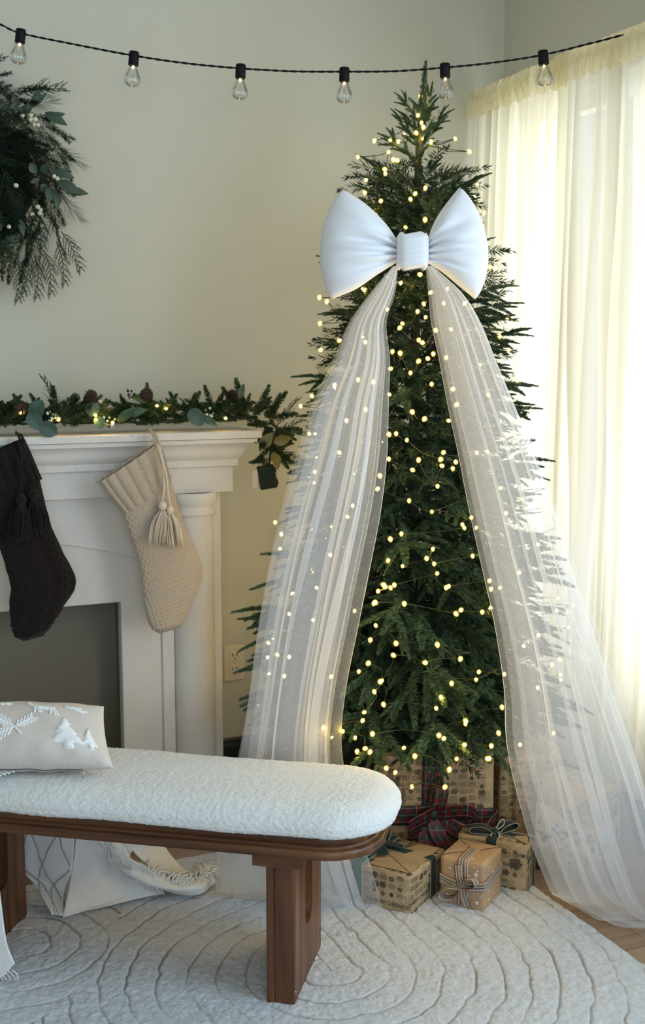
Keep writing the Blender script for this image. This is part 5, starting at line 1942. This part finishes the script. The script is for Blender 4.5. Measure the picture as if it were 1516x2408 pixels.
# 3: newsprint box at the corner of the rug
w_, l_, h_ = .085, .205, .144
ang = math.atan2(.048, .058)
t, F3, P, rd3, ld3 = gift('upright newsprint gift with gold-edged dark bow at the rug corner', (1.796, 2.666), ang, w_, l_, h_, M['news'], 9)
pr = MB()
newsprint(pr, F3['left'], rsn, [(.155, .118, .0165, PI, 'THE MERRY CHRONICLES')])
newsprint(pr, F3['right'], rsn)
newsprint(pr, F3['top'], rsn)
blot(pr, F3['left'], .172, .085, .019, .017, 'cone', rsn)
pr.build('printed_news', M['ink'], t, False, kind='stuff')
fold_flap(t, F3['top'], [(.004, .004), (.05, .075), (.08, .01)], M['flap'])
wrap_band(t, F3, P, rd3, ld3, w_, l_, h_, 'r', .105, .032, M['velvet'], True)
wrap_band(t, F3, P, rd3, ld3, w_, l_, h_, 'l', .052, .030, M['velvet'], True, lift=.0024)
c = P + ld3 * .105 + rd3 * .035 + UPZ * (h_ + .006)
for d, L_, hh in ((unit(rd3 * .9 - ld3 * .5), .075, .020), (unit(-rd3 * .3 + ld3), .07, .020)):
    pts = loop(c, d, ld3, UPZ, L_, hh)
    o, G = ribbon(t, pts, unit(np.cross(d, UPZ)), .028, M['velvet'], 'bow_loop')
    beads(t, G, o)
mb = MB()
mb.tube(smooth_path([c + UPZ * .006, c + RT * .012 + UPZ * .034, c + RT * .024 + UPZ * .038, c + RT * .022 + UPZ * .022, c + UPZ * .006], 24), .0016, 6)
mb.tube(smooth_path([c + UPZ * .006, c + RT * .008 - FW * .01 + UPZ * .002, c + RT * .012 - FW * .03 - UPZ * .03], 14), .0016, 6)
mb.tube(smooth_path([c + UPZ * .006, c - RT * .012 - FW * .01 + UPZ * .0, c - RT * .022 - FW * .03 - UPZ * .028], 14), .0016, 6)
mb.build('gold_cord', M['bead'], t)
MB().ball(c + UPZ * .003, (.012, .012, .010)).build('ribbon_knot', M['velvet'], t)

# 4: tall flat box with plaid ribbon, standing behind the small ones
w_, l_, h_ = .335, .085, .345
ang = math.atan2(-.40, .915)
t, F4, P, rd3, ld3 = gift('tall flat newsprint gift with red and green plaid ribbon below the branches', (1.506, 3.006), ang, w_, l_, h_, M['news'], 13)
pr = MB()
newsprint(pr, F4['right'], rsn, [(.10, .262, .02, 0, 'THE MERRY CHRONICLES'), (.078, .215, .018, PI / 2, 'THE MERRY'), (.10, .09, .018, PI / 2, 'MERRY CHRONICLES')])
blot(pr, F4['right'], .045, .245, .017, .021, 'cone', rsn)
newsprint(pr, F4['left'], rsn)
newsprint(pr, F4['top'], rsn)
pr.build('printed_news', M['ink'], t, False, kind='stuff')
f = F4['right']
fold_flap(t, f, [(.01, .335), (.055, .315), (.10, .34)], M['flap'])
up_, rt4 = UPZ, f.r
ribbon(t, [f.p(.155, -.0, .002), f.p(.155, .17, .003), f.p(.157, h_, .002), f.p(.157, h_ + .001, -.03)], rt4, .062, M['plaid'], 'ribbon', n=40)
ribbon(t, [f.p(0, .155, .003), f.p(.08, .155, .004), f.p(.155, .16, .006), f.p(.25, .15, .004), f.p(w_, .15, .003)], UPZ, .058, M['plaid'], 'ribbon', n=40)
kc = f.p(.160, .165, .016)
for pts, wd in (([kc, f.p(.13, .165, .05), f.p(.085, .14, .058), f.p(.09, .115, .045), f.p(.13, .13, .025), kc], .05),
                ([kc, f.p(.20, .185, .05), f.p(.26, .19, .06), f.p(.275, .16, .05), f.p(.22, .145, .028), kc], .052),
                ([kc, f.p(.172, .20, .035), f.p(.178, .245, .036), f.p(.168, .25, .024), f.p(.16, .20, .014), kc], .042)):
    ribbon(t, pts, unit(UPZ + f.n * .35) if wd > .045 else f.r, wd, M['plaid'], 'bow_loop', n=36)
for pts in ([kc, f.p(.17, .11, .035), f.p(.20, .06, .045), f.p(.225, .012, .05)], [kc, f.p(.135, .10, .03), f.p(.15, .05, .05), f.p(.165, .005, .055)], [kc, f.p(.23, .125, .045), f.p(.29, .12, .055), f.p(.335, .165, .05)]):
    ribbon(t, pts, f.r if pts[-1][2] < .1 else unit(UPZ + f.r * .2), .056, M['plaid'], 'bow_tail', n=30)
MB().ball(kc, (.018, .014, .020)).build('ribbon_knot', M['plaid'], t)

# 5: newsprint box in the right-hand shade, 6: the big one behind the tulle
w_, l_, h_ = .17, .12, .325
t, F5, P, rd3, ld3 = gift('tall newsprint gift with sideways lettering behind the right tulle streamer', (1.868, 2.925, .0), math.radians(-18), w_, l_, h_, M['news'], 17)
pr = MB()
newsprint(pr, F5['right'], rsn, [(.05, .17, .018, PI / 2, 'MERRY CHRONICLES'), (.10, .21, .018, 0, 'CHRONICLES')])
newsprint(pr, F5['left'], rsn)
pr.build('printed_news', M['ink'], t, False, kind='stuff')
fold_flap(t, F5['right'], [(.02, .12), (.12, .09), (.16, .02), (.02, .02)], M['flap'])
w_, l_, h_ = .118, .205, .288
ang = math.atan2(.42, .9)
t, F6, P, rd3, ld3 = gift('big newsprint gift with a band of green tree paper behind the right tulle', (2.005, 2.622, .0), ang, w_, l_, h_, M['news'], 23)
pr = MB()
newsprint(pr, F6['left'], rsn)
newsprint(pr, F6['right'], rsn)
newsprint(pr, F6['top'], rsn)
pr.build('printed_news', M['ink'], t, False, kind='stuff')
bandm = MB()
prt = MB()
for f, poly in ((F6['left'], [(0, .06), (.06, .09), (.205, .085), (.205, .172), (.12, .165), (.04, .205), (0, .21)]), (F6['right'], [(0, .085), (.118, .10), (.118, .19), (0, .172)])):
    bandm.add([f.p(x, y, .0022) for x, y in poly], [tuple(range(len(poly)))])
    rs6 = np.random.default_rng(2)
    for k_ in range(26):
        x, y = rs6.uniform(.01, f.w - .012), rs6.uniform(.10, .16)
        s_ = rs6.uniform(.007, .012)
        a_ = rs6.uniform(-2.2, 2.2)
        pts = [(0, 1.3), (.75, -.8), (-.75, -.8)]
        prt.add([f.p(x + s_ * (px_ * math.cos(a_) - py_ * math.sin(a_)), y + s_ * (px_ * math.sin(a_) + py_ * math.cos(a_)), .0032) for px_, py_ in pts], [(0, 2, 1)])
bo = bandm.build('tree_paper_band', M['pinkish'], t, False)
prt.build('printed_trees', M['greenink'], bo, False, kind='stuff')
fold_flap(t, F6['left'], [(.02, .285), (.10, .20), (.19, .28)], M['flap'])
